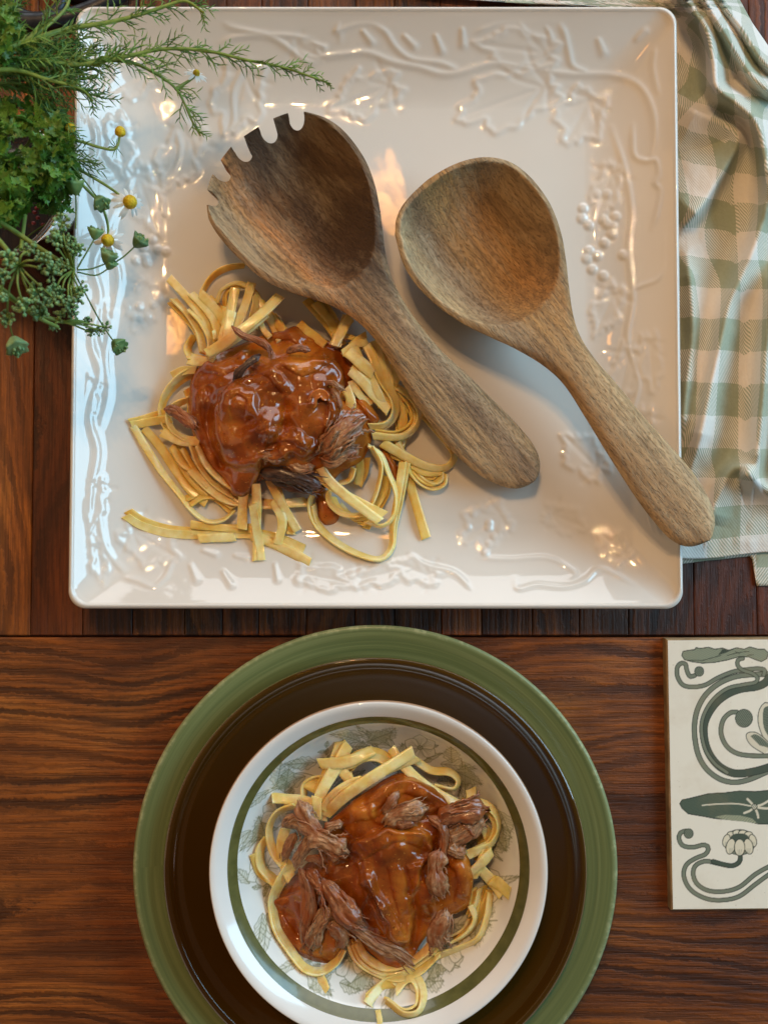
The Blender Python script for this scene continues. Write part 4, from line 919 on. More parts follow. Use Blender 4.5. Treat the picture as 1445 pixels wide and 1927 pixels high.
def platter_floor(x, y):
    dx = x-pc[0]; dy = y-pc[1]; d = PH-np.maximum(np.abs(dx*math.cos(ang)+dy*math.sin(ang)), np.abs(-dx*math.sin(ang)+dy*math.cos(ang)))
    t = np.clip((d-0.001)/(158*0.000281), 0, 1); return ZB+(ZR-ZB)*(1-t)**1.65+0.0004
def bowl_floor(x, y):
    r = np.hypot(x-WP[0], y-WP[1])/WR; q = np.array([(0, -.0322), (.40, -.0318), (.56, -.0302), (.66, -.0268), (.74, -.0210), (.80, -.0148), (.835, -.0106), (.9, -.0045)])
    return 0.052+np.interp(r, q[:, 0], q[:, 1])+0.0002
def noodle(parent, pts, z, tilt=0.0, w=19.0, tone=1.0, seed=0, thick=0.0011, floor=platter_floor):
    """one ribbon of pasta through photo points; z in mm (list spread along it), tilt in degrees (0 lies flat, 90 on edge)"""
    rr = random.Random(seed*7+len(pts)); P2 = np.asarray(pts, float)
    Ln = np.linalg.norm(np.diff(P2, axis=0), axis=1).sum(); n = max(14, int(Ln/5.0))
    zz = np.atleast_1d(np.asarray(z, float)); zq = np.interp(np.linspace(0, 1, len(P2)), np.linspace(0, 1, len(zz)), zz)
    C = catmull(np.c_[P2, zq], n); s = np.linspace(0, 1, n)
    W = AT(C[:, 0], C[:, 1], C[:, 2]/1000.0)
    W[:, 2] += 0.0006*np.sin(s*Ln/38+rr.uniform(0, 6))
    T = np.gradient(W, axis=0); T /= np.linalg.norm(T, axis=1, keepdims=True)
    tl = np.atleast_1d(np.asarray(tilt, float)); ta = np.radians(np.interp(s, np.linspace(0, 1, len(tl)), tl)+6*np.sin(s*7+rr.uniform(0, 6)))
    up = np.array([0, 0, 1.0]); side = np.cross(T, up); side /= np.linalg.norm(side, axis=1, keepdims=True); nn = np.cross(side, T)
    a = side*np.cos(ta)[:, None]+nn*np.sin(ta)[:, None]; b = -side*np.sin(ta)[:, None]+nn*np.cos(ta)[:, None]
    need = floor(W[:, 0], W[:, 1])+w*0.000139*np.abs(np.sin(ta))+thick*0.5
    lift = np.maximum(0, need-W[:, 2]); k_ = np.ones(7)/7; lift = np.maximum(lift, np.convolve(np.pad(lift, 3, mode='edge'), k_, 'valid')); W[:, 2] += lift
    hw = w*rr.uniform(.82, 1.0)*0.000278/2*(1+0.05*np.sin(s*9+rr.uniform(0, 6))); ht = thick/2
    cs = [(-1.0, -.35), (-.92, -.95), (-.4, -1.05), (.4, -1.05), (.92, -.95), (1.0, -.35), (1.0, .35), (.92, .95), (.4, 1.05), (-.4, 1.05), (-.92, .95), (-1.0, .35)]
    V = np.zeros((n, 12, 3)); k0 = rr.uniform(-.5, .5); k1 = rr.uniform(-.5, .5); cup = rr.uniform(-.25, .35)*0.0009
    for j, (u, v) in enumerate(cs):
        V[:, j] = W+a*(u*hw)[:, None]+b*(v*ht+cup*(u*u))
    # slanted cuts at both ends
    V[0] += T[0]*np.array([u for u, v in cs])[:, None]*hw[0]*k0; V[-1] += T[-1]*np.array([u for u, v in cs])[:, None]*hw[-1]*k1
    B = Bag(); F = grid_faces(n, 12, False, True); B.add(V.reshape(-1, 3), F)
    B.F.append(list(range(12))[::-1]); B.F.append([(n-1)*12+j for j in range(12)])
    o = B.build("noodle", M_PASTA, parent)
    bm = bmesh.new(); bm.from_mesh(o.data); bmesh.ops.recalc_face_normals(bm, faces=bm.faces); bm.to_mesh(o.data); bm.free()
    try: o.data.set_sharp_from_angle(angle=math.radians(60))
    except Exception: pass
    o.color = (tone, tone*0.985 if tone > .95 else tone*0.90, tone*(1.0 if tone > .95 else .62), 1)
    return o
def poly_sd(P, X, Y):
    D = np.full(X.shape, 1e9); Q = np.vstack([P, P[:1]])
    for a, b in zip(Q[:-1], Q[1:]):
        ab = b-a; t = np.clip(((X-a[0])*ab[0]+(Y-a[1])*ab[1])/max(ab@ab, 1e-9), 0, 1); D = np.minimum(D, np.hypot(X-a[0]-t*ab[0], Y-a[1]-t*ab[1]))
    return np.where(in_poly(P, X, Y), D, -D)
def sauce(parent, outline, centre, zedge, zpeak, plateaus, lumps, seed, name="sauce", rough_h=1.0, power=2.0, mat=None, nt=300, nr=96, ridges=()):
    """glossy pool over the mound: star-shaped outline (photo points), heights in mm"""
    O = catmull(np.vstack([outline, outline[:1]]), nt+1)[:-1]; c = np.array(centre, float)
    r = np.linspace(0, 1, nr)**0.8
    X = c[0]+(O[None, :, 0]-c[0])*r[:, None]; Y = c[1]+(O[None, :, 1]-c[1])*r[:, None]
    wob = 1+0.018*fbm(np.arange(nt)/9.0, np.zeros(nt), seed+3, 2); X = c[0]+(X-c[0])*wob; Y = c[1]+(Y-c[1])*wob
    sd = np.maximum(0, poly_sd(np.stack([X[-1], Y[-1]], 1), X, Y)); sd[-1] = 0
    ze = np.broadcast_to(np.asarray(zedge, float), (nt,)) if np.ndim(zedge) == 0 else np.interp(np.arange(nt)/nt, np.linspace(0, 1, len(zedge)), zedge)
    dome = (1-r[:, None]**power)
    Z = ze[None]+(zpeak-ze[None])*dome
    Z += 2.6*np.sqrt(np.clip(1-(1-np.clip(sd/11.0, 0, 1))**2, 0, 1))-2.6
    for (P, h, soft) in plateaus:
        P = catmull(np.vstack([P, P[:1]]), 90)[:-1]; d = poly_sd(P, X+9*fbm(X/26, Y/26, seed+9, 2), Y+9*fbm(X/26, Y/26, seed+11, 2)); Z += h*smooth01(d/soft+0.5)+0.25*h*np.exp(-((d-soft*.9)/(soft*.7))**2)
    for (x, y, rad, h) in lumps: Z += h*np.exp(-((X-x)**2+(Y-y)**2)/rad**2)
    for (P, w, h) in ridges:
        P = catmull(P, 26); D = np.full(X.shape, 1e9); Tt = np.zeros(X.shape); xw = X+4*fbm(X/20, Y/20, seed+13, 2); yw = Y+4*fbm(X/20, Y/20, seed+14, 2)
        for i in range(len(P)-1):
            a, b = P[i], P[i+1]; ab = b-a; t = np.clip(((xw-a[0])*ab[0]+(yw-a[1])*ab[1])/max(ab@ab, 1e-9), 0, 1); dd = np.hypot(xw-a[0]-t*ab[0], yw-a[1]-t*ab[1]); m = dd < D; D[m] = dd[m]; Tt[m] = (i+t[m])/len(P)
        Z += h*np.sqrt(np.clip(1-(D/w)**2, 0, 1))*np.clip(np.minimum(Tt, 1-Tt)*7+.15, 0, 1) if h > 0 else h*np.exp(-(D/w)**2)
    inn = np.clip(sd/14, 0, 1)
    Z += rough_h*inn*(3.2*fbm(X/38, Y/38, seed, 1)+.9*(np.abs(vnoise(X/30, Y/30, seed+5))*2-.5)+.5*fbm(X/15, Y/15, seed+6, 1))
    P = AT(X, Y, Z/1000)
    low = P[-1].copy(); low[:, 2] -= 0.0035; cen = low.mean(0); low[:, :2] = cen[:2]+(low[:, :2]-cen[:2])*0.985
    V = np.vstack([P.reshape(-1, 3), low]); F = grid_faces(nr+1, nt, False, True)
    o = part(name, V, F, mat or M_SAUCE, parent)
    bm = bmesh.new(); bm.from_mesh(o.data); bmesh.ops.remove_doubles(bm, verts=bm.verts, dist=1e-6); bmesh.ops.recalc_face_normals(bm, faces=bm.faces)
    if sum(f.normal.z for f in bm.faces) < 0: bmesh.ops.reverse_faces(bm, faces=bm.faces)
    bm.to_mesh(o.data); bm.free(); o.data.polygons.foreach_set('use_smooth', np.ones(len(o.data.polygons), bool))
    return o
def shred(parent, pts, z, w, mat=None, seed=0, n_f=16, flat=0.55, fray=1.0):
    """a pulled piece of meat: many strands lying together, ends torn to different lengths"""
    rr = random.Random(seed*31+5); P2 = np.asarray(pts, float); zz = np.atleast_1d(np.asarray(z, float)); zq = np.interp(np.linspace(0, 1, len(P2)), np.linspace(0, 1, len(zz)), zz)
    n = 22; C = catmull(np.c_[P2, zq], n); W = AT(C[:, 0], C[:, 1], C[:, 2]/1000); T = np.gradient(W, axis=0); T /= np.linalg.norm(T, axis=1, keepdims=True)
    side = np.cross(T, [0, 0, 1.0]); side /= np.linalg.norm(side, axis=1, keepdims=True); nn = np.cross(side, T); s = np.linspace(0, 1, n); hw = w*0.000278/2; Ltot = float(np.linalg.norm(np.diff(W, axis=0), axis=1).sum())
    A = []; B = Bag()
    # torn core: lengthwise ridges, split ends
    m_s, m_c = 34, 44; sq = np.linspace(0, 1, m_s); Wc = np.stack([np.interp(sq, s, W[:, i]) for i in range(3)], 1); sc_ = np.stack([np.interp(sq, s, side[:, i]) for i in range(3)], 1); nc = np.stack([np.interp(sq, s, nn[:, i]) for i in range(3)], 1)
    th = np.linspace(0, 2*PI, m_c, endpoint=False); TH, SS = np.meshgrid(th, sq); so_ = seed*3.7
    rid = fbm(TH*2.6+so_, SS*3.0+so_, seed+1, 2); rid2 = vnoise(TH*5.5+SS*1.5, SS*7.0+so_, seed+4); rid[:, -3:] = rid[:, -3:]*.6+rid[:, :3][:, ::-1]*.4
    env = np.clip(np.minimum(sq, 1-sq)*6.5, 0.04, 1)**.55*(.86+.20*vnoise(sq*4+so_, sq*0, seed+8))
    rad = hw*env[:, None]*(1+.42*rid+.24*np.abs(rid2)-.1)
    V = Wc[:, None]+sc_[:, None]*(np.cos(TH)*rad)[..., None]+nc[:, None]*(np.sin(TH)*rad*flat+hw*flat*.35)[..., None]
    V[0] += -T[0]*hw*.35*vnoise(th*3, th*0, seed)[:, None]; V[-1] += T[-1]*hw*.5*vnoise(th*3, th*0, seed+2)[:, None]
    B.add(V.reshape(-1, 3), grid_faces(m_s, m_c, False, True)); B.F.append(list(range(m_c))[::-1]); B.F.append([(m_s-1)*m_c+j for j in range(m_c)])
    A.append(np.stack([SS.ravel()*.02*len(P2), TH.ravel()*.0016, 0*SS.ravel()], 1))
    for k in range(int(n_f*0.6)):
        a = rr.uniform(-1, 1); b = rr.uniform(.1, 1)*math.sqrt(max(0, 1-a*a))
        c0 = rr.uniform(-.04, .85); c1 = min(1.06, c0+rr.uniform(.18, .6)); m = 9; q = np.linspace(c0, c1, m); qc = np.clip(q, 0, 1); ph = rr.uniform(0, 6); sk = rr.gauss(0, .45)
        lat = (a+sk*(q-c0)/(c1-c0))*hw*.98; hi = b*hw*flat*1.05+hw*flat*.35+rr.uniform(-.15, .25)*hw*np.sin((q-c0)/(c1-c0)*PI)
        Q = np.stack([np.interp(qc, s, W[:, i]) for i in range(3)], 1)+np.stack([np.interp(qc, s, side[:, i]) for i in range(3)], 1)*lat[:, None]+np.stack([np.interp(qc, s, nn[:, i]) for i in range(3)], 1)*hi[:, None]+np.stack([np.interp(qc, s, T[:, i]) for i in range(3)], 1)*((q-qc)*Ltot)[:, None]
        Q += np.array([[rr.gauss(0, hw*.05) for _ in range(3)] for _ in range(m)])
        rd = hw*rr.uniform(.035, .12)*np.clip(np.minimum(np.arange(m), m-1-np.arange(m))*.5+.3, 0, 1)
        v, f = tube(Q, np.maximum(rd, .00012), 6); B.add(v, f); fib = np.zeros((len(v), 3)); fib[:, 0] = np.r_[np.repeat(q, 6), q[0], q[-1]]*.02*len(P2)+k*.3; fib[:, 1] = np.r_[np.tile(np.linspace(0, 1, 6), m), 0, 0]*.003+k*.01; A.append(fib)
    o = B.build("meat_shred", mat or M_MEAT, parent); set_attr(o.data, 'fib', np.vstack(A))
    return o
# ------------------------------------------------------------------ serving on the platter
c3 = lambda L: [(200+x/2.0643, 460+y/2.0643) for x, y in L]
plat_food = thing("pasta_portion", "loose heap of fettuccine with brown beef gravy on the square platter", "pasta", tuple(AT(520, 790, ZB)))
F, E, M_ = 0, 62, 35
NOOD = [
 # (points in enlarged photo, heights mm, tilt, width, tone)
 ([(85, 1055), (140, 1092), (230, 1120), (330, 1128), (440, 1128), (560, 1128), (640, 1140), (700, 1156), (772, 1184)], [12, 11.4, 11.6, 11.6], 0, 19, .98),
 ([(360, 1142), (430, 1140), (500, 1136)], [13.5, 13.8], 0, 19, 1.03), ([(330, 1088), (420, 1098), (500, 1104), (590, 1112)], [12.6, 13.0], 0, 18, .92), ([(560, 1128), (640, 1158), (720, 1196), (796, 1236)], [13.2, 11.4], 0, 20, .98),
 ([(583, 930), (586, 1010), (585, 1110), (590, 1226)], [24, 20, 15, 13.4], 0, 20, 1.03), ([(536, 940), (530, 1020), (528, 1106)], [22, 17.5, 16], 0, 20, 1.05), ([(632, 915), (672, 990), (708, 1050), (744, 1112)], [22, 16, 12.2], 0, 18, 1.0), ([(645, 995), (678, 1050), (682, 1100), (664, 1164)], [17.5, 16.5, 14.0], [0, 18], 20, 1.05),
 ([(252, 676), (180, 688), (104, 702)], [15.5, 14, 13.5], 20, 17, .95), ([(108, 704), (152, 782), (214, 880), (282, 966), (334, 1032), (392, 1074), (452, 1070), (494, 1036)], [13.5, 12.6, 12.6, 13.2, 13], [15, 32, 40, 62, 70], 18, 1.0),
 ([(150, 714), (214, 792), (266, 872), (322, 950), (392, 1006)], [12.2, 11.6, 11.5], 8, 21, .93), ([(258, 780), (300, 860), (352, 930), (410, 980)], [13.6, 12.6], 8, 20, .95),
 ([(352, 478), (280, 520), (228, 584), (212, 650), (236, 716), (300, 756), (362, 762)], [19, 15, 13.6, 13.5, 15, 18], [40, 60, 68, 60, 30], 17, .98), ([(350, 486), (300, 490), (256, 508)], [21, 18.5, 16], 15, 19, 1.0), ([(330, 596), (262, 630), (244, 680), (268, 730), (340, 776)], [17, 15, 15, 18], 58, 17, 1.0), ([(220, 730), (290, 762), (366, 764)], [15.5, 17, 21], 10, 20, 1.02),
 ([(262, 790), (296, 850), (340, 880), (400, 940)], [15, 14.6, 15], 30, 17, .95), ([(330, 776), (362, 856), (420, 930), (502, 986)], [19, 17, 15.5, 15], 55, 16, 1.02), ([(354, 780), (394, 862), (460, 926), (520, 960)], [22, 20, 18.5], 58, 16, 1.03), ([(330, 876), (404, 950), (470, 992), (560, 1010)], [16, 14.6, 14.2], 20, 18, 1.0), ([(326, 1012), (372, 980), (426, 980), (500, 1022)], [12.2, 13, 13], 40, 17, .95), ([(440, 920), (520, 990), (620, 1010), (780, 1000)], [15, 14, 13.4], 20, 20, .98),
 ([(246, 132), (300, 190), (350, 246), (396, 312), (416, 384), (410, 440)], [14, 15, 18, 20, 22], [0, 20, 45], 20, .97), ([(262, 214), (318, 276), (362, 346), (378, 424)], [13, 15, 18, 22], 50, 17, .97), ([(320, 254), (368, 300), (402, 366), (398, 440)], [17, 19.5, 21.5, 24], 58, 17, 1.03), ([(330, 190), (372, 230), (424, 300), (442, 372)], [17, 18, 20, 22], 30, 19, 1.0),
 ([(540, 82), (470, 92), (414, 124), (378, 176), (368, 214)], [12.5, 12.8, 13, 14], 60, 16, .95), ([(430, 232), (448, 178), (500, 150), (552, 166), (580, 220), (556, 320)], [16, 18, 19.5, 20, 22], 50, 18, .97), ([(366, 194), (410, 238), (456, 290), (500, 330)], [16.5, 18, 20, 24], 0, 22, .99), ([(382, 230), (430, 262), (470, 300)], [15, 16.5, 19], 10, 20, .95),
 ([(502, 170), (484, 250), (466, 320), (448, 392)], [24, 25, 26.5, 28], 0, 22, 1.06), ([(488, 258), (474, 320), (468, 382)], [27.6, 28.4, 29.4], 8, 21, 1.10), ([(566, 148), (548, 214), (520, 290), (488, 350)], [21, 22, 24, 27], 0, 20, .97), ([(676, 198), (610, 262), (540, 322), (460, 384), (392, 424)], [29, 31.5, 32.5, 32, 30], 0, 20, 1.05),
 ([(574, 196), (616, 256), (652, 320), (676, 372)], [18, 19, 22, 26], 12, 18, .97), ([(600, 226), (640, 282), (690, 340)], [16, 19, 24], 0, 19, .92), ([(596, 296), (612, 332), (636, 360)], [24, 26, 29], 10, 12, 1.06), ([(418, 334), (424, 366)], [26, 25], 20, 9, 1.14),
 ([(346, 352), (318, 404), (336, 452)], [15, 15, 19], 45, 19, .9), ([(322, 452), (372, 456), (420, 452)], [19, 22, 25], 12, 20, 1.02), ([(314, 560), (330, 620), (330, 690)], [15, 15, 17], 20, 18, .9),
 ([(776, 214), (828, 270), (876, 330), (916, 396)], [13, 14, 18, 22], 10, 20, .9), ([(812, 226), (866, 290), (906, 352)], [15, 16.5, 22], 0, 19, .92), ([(948, 284), (918, 332), (884, 394)], [24, 26.5, 28], 0, 20, 1.0), ([(1016, 378), (966, 390), (916, 424)], [26, 28.5, 29.5], [20, 5], 17, 1.03), ([(750, 306), (790, 342), (850, 390)], [18, 22, 27], 10, 20, .95), ([(880, 350), (950, 362), (1004, 384)], [20, 23, 24], 40, 16, .97),
 ([(1010, 388), (1040, 452), (1066, 530), (1108, 604), (1112, 660), (1080, 700), (1020, 706)], [25, 25.5, 25, 23.5, 21.5, 21, 23], [10, 20, 45, 68, 70, 60], 18, 1.02), ([(938, 416), (990, 462), (1036, 502)], [30, 29.5, 27.5], 5, 25, 1.03), ([(948, 486), (1008, 544), (1056, 598), (1098, 644)], [29, 27.5, 25.5, 24], 8, 23, 1.03), ([(972, 424), (1014, 500), (1060, 584), (1074, 640)], [27, 27, 26, 23], 4, 21, 1.0), ([(1064, 416), (1084, 470), (1096, 540), (1096, 600)], [22, 22, 21, 20], 0, 20, .97), ([(1098, 470), (1118, 510), (1136, 536)], [21, 20.5, 19], 0, 21, .98), ([(930, 560), (948, 600), (950, 640)], [28, 28, 27], 0, 20, 1.03), ([(950, 530), (990, 590), (1030, 620)], [27, 26, 24], 0, 18, 1.0),
 ([(1120, 548), (1178, 588), (1214, 650), (1200, 712), (1140, 750), (1034, 744)], [18.5, 18, 17.6, 17.8, 19, 22], [20, 45, 62, 60, 50, 35], 18, .98), ([(1130, 568), (1180, 626), (1190, 690), (1130, 732), (1046, 728)], [15.5, 15.5, 15.5, 17, 19], 62, 17, .95), ([(1130, 560), (1148, 650), (1150, 740), (1130, 800)], [14.5, 14, 14, 15], 5, 22, .93),
 ([(1210, 640), (1270, 704), (1328, 772), (1352, 826), (1316, 868), (1240, 862), (1150, 818), (1072, 770)], [12.2, 12, 12.4, 13.2, 14.2, 15, 16.5, 19], [25, 30, 48, 58, 30, 15, 8], 19, .97), ([(1080, 800), (1150, 830), (1230, 880), (1300, 880)], [14, 13.4, 12.4], 15, 19, .93),
 ([(1160, 842), (1186, 894), (1224, 934), (1270, 950), (1312, 930), (1316, 890)], [15.5, 13.5, 12.4, 12.2, 12.2, 12.6], 64, 17, 1.05), ([(1180, 850), (1216, 906), (1262, 930), (1300, 904)], [12.6, 11.8, 11.6, 11.8], 55, 16, .95), ([(1128, 770), (1160, 850), (1186, 950), (1216, 1052), (1242, 1142)], [16, 13.6, 12.2, 11.7, 11.5], [10, 0, 0], 22, .95),
 ([(832, 868), (872, 922), (936, 980), (1000, 1030), (1062, 1076)], [29, 27, 25, 23, 21], [10, 5, 0, 15], 20, 1.08), ([(812, 950), (792, 1010), (812, 1084), (880, 1150), (970, 1200), (1060, 1220), (1104, 1176), (1112, 1090), (1132, 980), (1152, 846)], [17, 14, 12.4, 12, 12, 12.2, 13, 14.5, 16, 18.6], [50, 62, 64, 60, 58, 52, 45, 30, 15, 5], 18, 1.03),
 ([(868, 950), (868, 1000), (916, 1044), (984, 1048), (1030, 1004), (1056, 930), (1064, 856), (1030, 790)], [19, 17.5, 17, 17.4, 18.4, 19.6, 21, 23], 62, 17, 1.02), ([(1016, 780), (1068, 816), (1096, 884), (1128, 970), (1120, 1050), (1072, 1094), (1010, 1076)], [22, 21, 19, 17.6, 17.4, 18.2, 19.4], 60, 17, 1.05), ([(990, 1090), (1034, 1036), (1078, 960), (1086, 900)], [13, 13.2, 13.6, 15], 30, 18, .95), ([(904, 928), (944, 914), (962, 868)], [20, 21, 24], 50, 17, .98), ([(982, 830), (986, 884), (978, 934)], [18, 15.5, 13.4], 8, 20, .92), ([(880, 980), (900, 1020), (960, 1060), (1010, 1060)], [15, 14.6, 14.4], 50, 16, .95),
]
def doubled(L, conv, parent, floor, s0, share, sh):
    """strands that lie doubled, just under and beside the ones on top"""
    rq = random.Random(s0)
    for i, (P, z, tl, w, tone) in enumerate(L):
        if len(P) < 3 or w < 15 or rq.random() > share: continue
        Q = np.array(conv(P), float); d = np.gradient(Q, axis=0); d /= np.linalg.norm(d, axis=1, keepdims=True)+1e-9; off = rq.choice([-1, 1])*rq.uniform(.55, 1.0)*sh
        Q = Q+np.stack([-d[:, 1], d[:, 0]], 1)*(off*np.linspace(rq.uniform(.6, 1.2), rq.uniform(-1.2, 1.0), len(Q)))[:, None]; a = rq.choice([0, 0, 1]); Q = Q[a:]
        if len(Q) < 2: continue
        noodle(parent, Q, np.atleast_1d(z)-rq.uniform(1.2, 2.4), np.atleast_1d(tl)*rq.uniform(.5, 1.0)+rq.uniform(0, 10), w*rq.uniform(.88, 1.0), tone*rq.uniform(.90, .99), i+500, floor=floor)
for i, (P, z, tl, w, tone) in enumerate(NOOD): noodle(plat_food, c3(P), z, tl, w, tone, i)
doubled(NOOD, c3, plat_food, platter_floor, 3, .62, 16)
so = np.array(c3([(388, 432), (440, 412), (500, 398), (560, 372), (620, 345), (690, 332), (738, 318), (776, 345), (850, 368), (900, 395), (948, 430), (976, 480), (956, 535), (950, 592), (1000, 604), (1036, 650), (1030, 705), (1032, 770), (1000, 830), (950, 866), (905, 890), (862, 940), (820, 966), (740, 950), (660, 925), (600, 918), (572, 962), (530, 990), (484, 968), (450, 902), (400, 850), (352, 772), (326, 700), (318, 620), (326, 530), (350, 478)]))
pl1 = np.array(c3([(440, 560), (520, 520), (610, 480), (700, 440), (800, 430), (900, 470), (920, 540), (905, 640), (860, 720), (840, 800), (760, 815), (690, 830), (600, 850), (520, 870), (470, 850), (430, 770), (405, 660)]))
sauce(plat_food, so, c3([(660, 630)])[0], [22, 23, 23, 21, 20, 20, 20, 22], 38, [(pl1, 3.6, 9.0)],
      [(*c3([(500, 610)])[0], 22, 3.5), (*c3([(750, 480)])[0], 26, 3.0), (*c3([(640, 480)])[0], 16, 2.0), (*c3([(850, 600)])[0], 18, 3.0), (*c3([(620, 720)])[0], 28, 2.5), (*c3([(760, 770)])[0], 22, 2.0), (*c3([(560, 690)])[0], 12, -3.5), (*c3([(690, 620)])[0], 14, -3.0), (*c3([(700, 720)])[0], 14, -3.0), (*c3([(560, 460)])[0], 26, -4.0), (*c3([(440, 480)])[0], 18, 2.0)], 31, rough_h=.8, ridges=[(c3(P), w, h) for P, w, h in [([(405, 560), (392, 660), (410, 780), (450, 860)], 7, -2.6), ([(470, 690), (455, 600), (510, 560), (570, 600), (560, 680)], 11, 2.6), ([(690, 440), (760, 480), (860, 430)], 15, 2.2), ([(600, 760), (700, 735), (800, 780)], 15, 2.2), ([(790, 640), (815, 585), (870, 600), (880, 660)], 10, 2.4), ([(560, 450), (640, 500), (700, 560)], 12, 2.0), ([(640, 350), (720, 345), (770, 380)], 13, 2.6), ([(700, 640), (690, 700), (660, 780)], 7, -2.6), ([(480, 860), (600, 850), (700, 800)], 12, 2.0), ([(370, 470), (450, 480), (540, 440)], 12, 1.8), ([(350, 560), (345, 680), (380, 760)], 12, 1.8)]])
sauce(plat_food, np.array(c3([(815, 960), (850, 950), (880, 985), (908, 1040), (895, 1080), (852, 1092), (824, 1060), (812, 1010)])), c3([(855, 1020)])[0], 11.4, 13.6, [], [], 5, rough_h=.3, nt=80, nr=24, name="sauce_pool")
sauce(plat_food, np.array(c3([(1060, 780), (1095, 800), (1125, 850), (1140, 890), (1120, 920), (1095, 860), (1068, 820)])), c3([(1100, 850)])[0], 14.4, 16.6, [], [], 6, rough_h=.3, nt=80, nr=24, name="sauce_pool")
sauce(plat_food, np.array(c3([(960, 596), (1000, 590), (1040, 640), (1062, 680), (1030, 700), (980, 650)])), c3([(1010, 645)])[0], 24, 27.5, [], [], 8, rough_h=.4, nt=80, nr=24, name="sauce_pool")
for k, (P, z, w, mt, nf) in enumerate([
    ([(488, 318), (530, 352), (582, 372), (626, 398), (640, 425)], [38, 38, 37.5, 37, 36], 13, M_MEATB, 12), ([(598, 430), (556, 458), (518, 494), (496, 524)], [34, 35, 35, 33], 15, M_MEATD, 14),
    ([(850, 812), (890, 770), (940, 724), (992, 690)], [33, 36.5, 36.5, 33], 50, M_MEAT, 40), ([(840, 830), (880, 840), (930, 812), (976, 790)], [31, 33.5, 34, 31], 28, M_MEAT, 20), ([(864, 770), (910, 728), (952, 690)], [34.5, 37.5, 36.5], 30, M_MEAT, 22),
    ([(600, 820), (640, 826), (684, 836)], [35, 36, 34.5], 24, M_MEAT, 14), ([(704, 832), (750, 868), (806, 862)], [29, 30, 30], 24, M_MEAT, 16), ([(600, 880), (680, 890), (760, 912), (832, 940)], [26, 28, 28, 25], 34, M_MEATD, 26), ([(640, 912), (720, 936), (810, 950)], [23, 24, 23], 28, M_MEATD, 18),
    ([(836, 548), (872, 536), (900, 552), (926, 566)], [37, 38.5, 38, 36], 12, M_MEAT, 10), ([(876, 560), (900, 596), (910, 640)], [36, 37, 35.5], 11, M_MEAT, 10), ([(228, 640), (268, 648), (330, 690), (345, 720)], [21, 22, 24, 25], 22, M_MEATB, 14), ([(700, 420), (745, 404), (790, 412)], [36.5, 38, 36.5], 14, M_MEATB, 10)]):
    shred(plat_food, c3(P), z, w, mt, k, nf)
def onion(parent, pts, z, w, seed):
    """a soft translucent crescent of onion under the gravy"""
    P2 = np.asarray(pts, float); zz = np.atleast_1d(np.asarray(z, float)); C = catmull(np.c_[P2, np.interp(np.linspace(0, 1, len(P2)), np.linspace(0, 1, len(zz)), zz)], 26)
    W = AT(C[:, 0], C[:, 1], C[:, 2]/1000); s = np.linspace(0, 1, 26); T = np.gradient(W, axis=0); T /= np.linalg.norm(T, axis=1, keepdims=True); side = np.cross(T, [0, 0, 1.0]); side /= np.linalg.norm(side, axis=1, keepdims=True)
    m = 14; a = np.linspace(0, 2*PI, m, endpoint=False); V = np.zeros((26, m, 3)); hw = w*.000278/2*np.sqrt(np.clip(np.minimum(s, 1-s)*9, .02, 1))
    for j in range(m): V[:, j] = W+side*(np.cos(a[j])*hw)[:, None]+np.array([0, 0, 1.0])*(np.sin(a[j])*0.0022*np.minimum(1, hw/hw.max()*1.5)+0.0012*np.cos(2*a[j]))[:, None]
    B = Bag(); B.add(V.reshape(-1, 3), grid_faces(26, m, False, True)); B.F.append(list(range(m))[::-1]); B.F.append([25*m+j for j in range(m)])
    o = B.build("onion_slice", M_ONION, parent); bm = bmesh.new(); bm.from_mesh(o.data); bmesh.ops.recalc_face_normals(bm, faces=bm.faces); bm.to_mesh(o.data); bm.free(); return o
onion(plat_food, c3([(800, 640), (806, 596), (836, 580), (862, 606)]), [39.5, 41, 40], 17, 1)
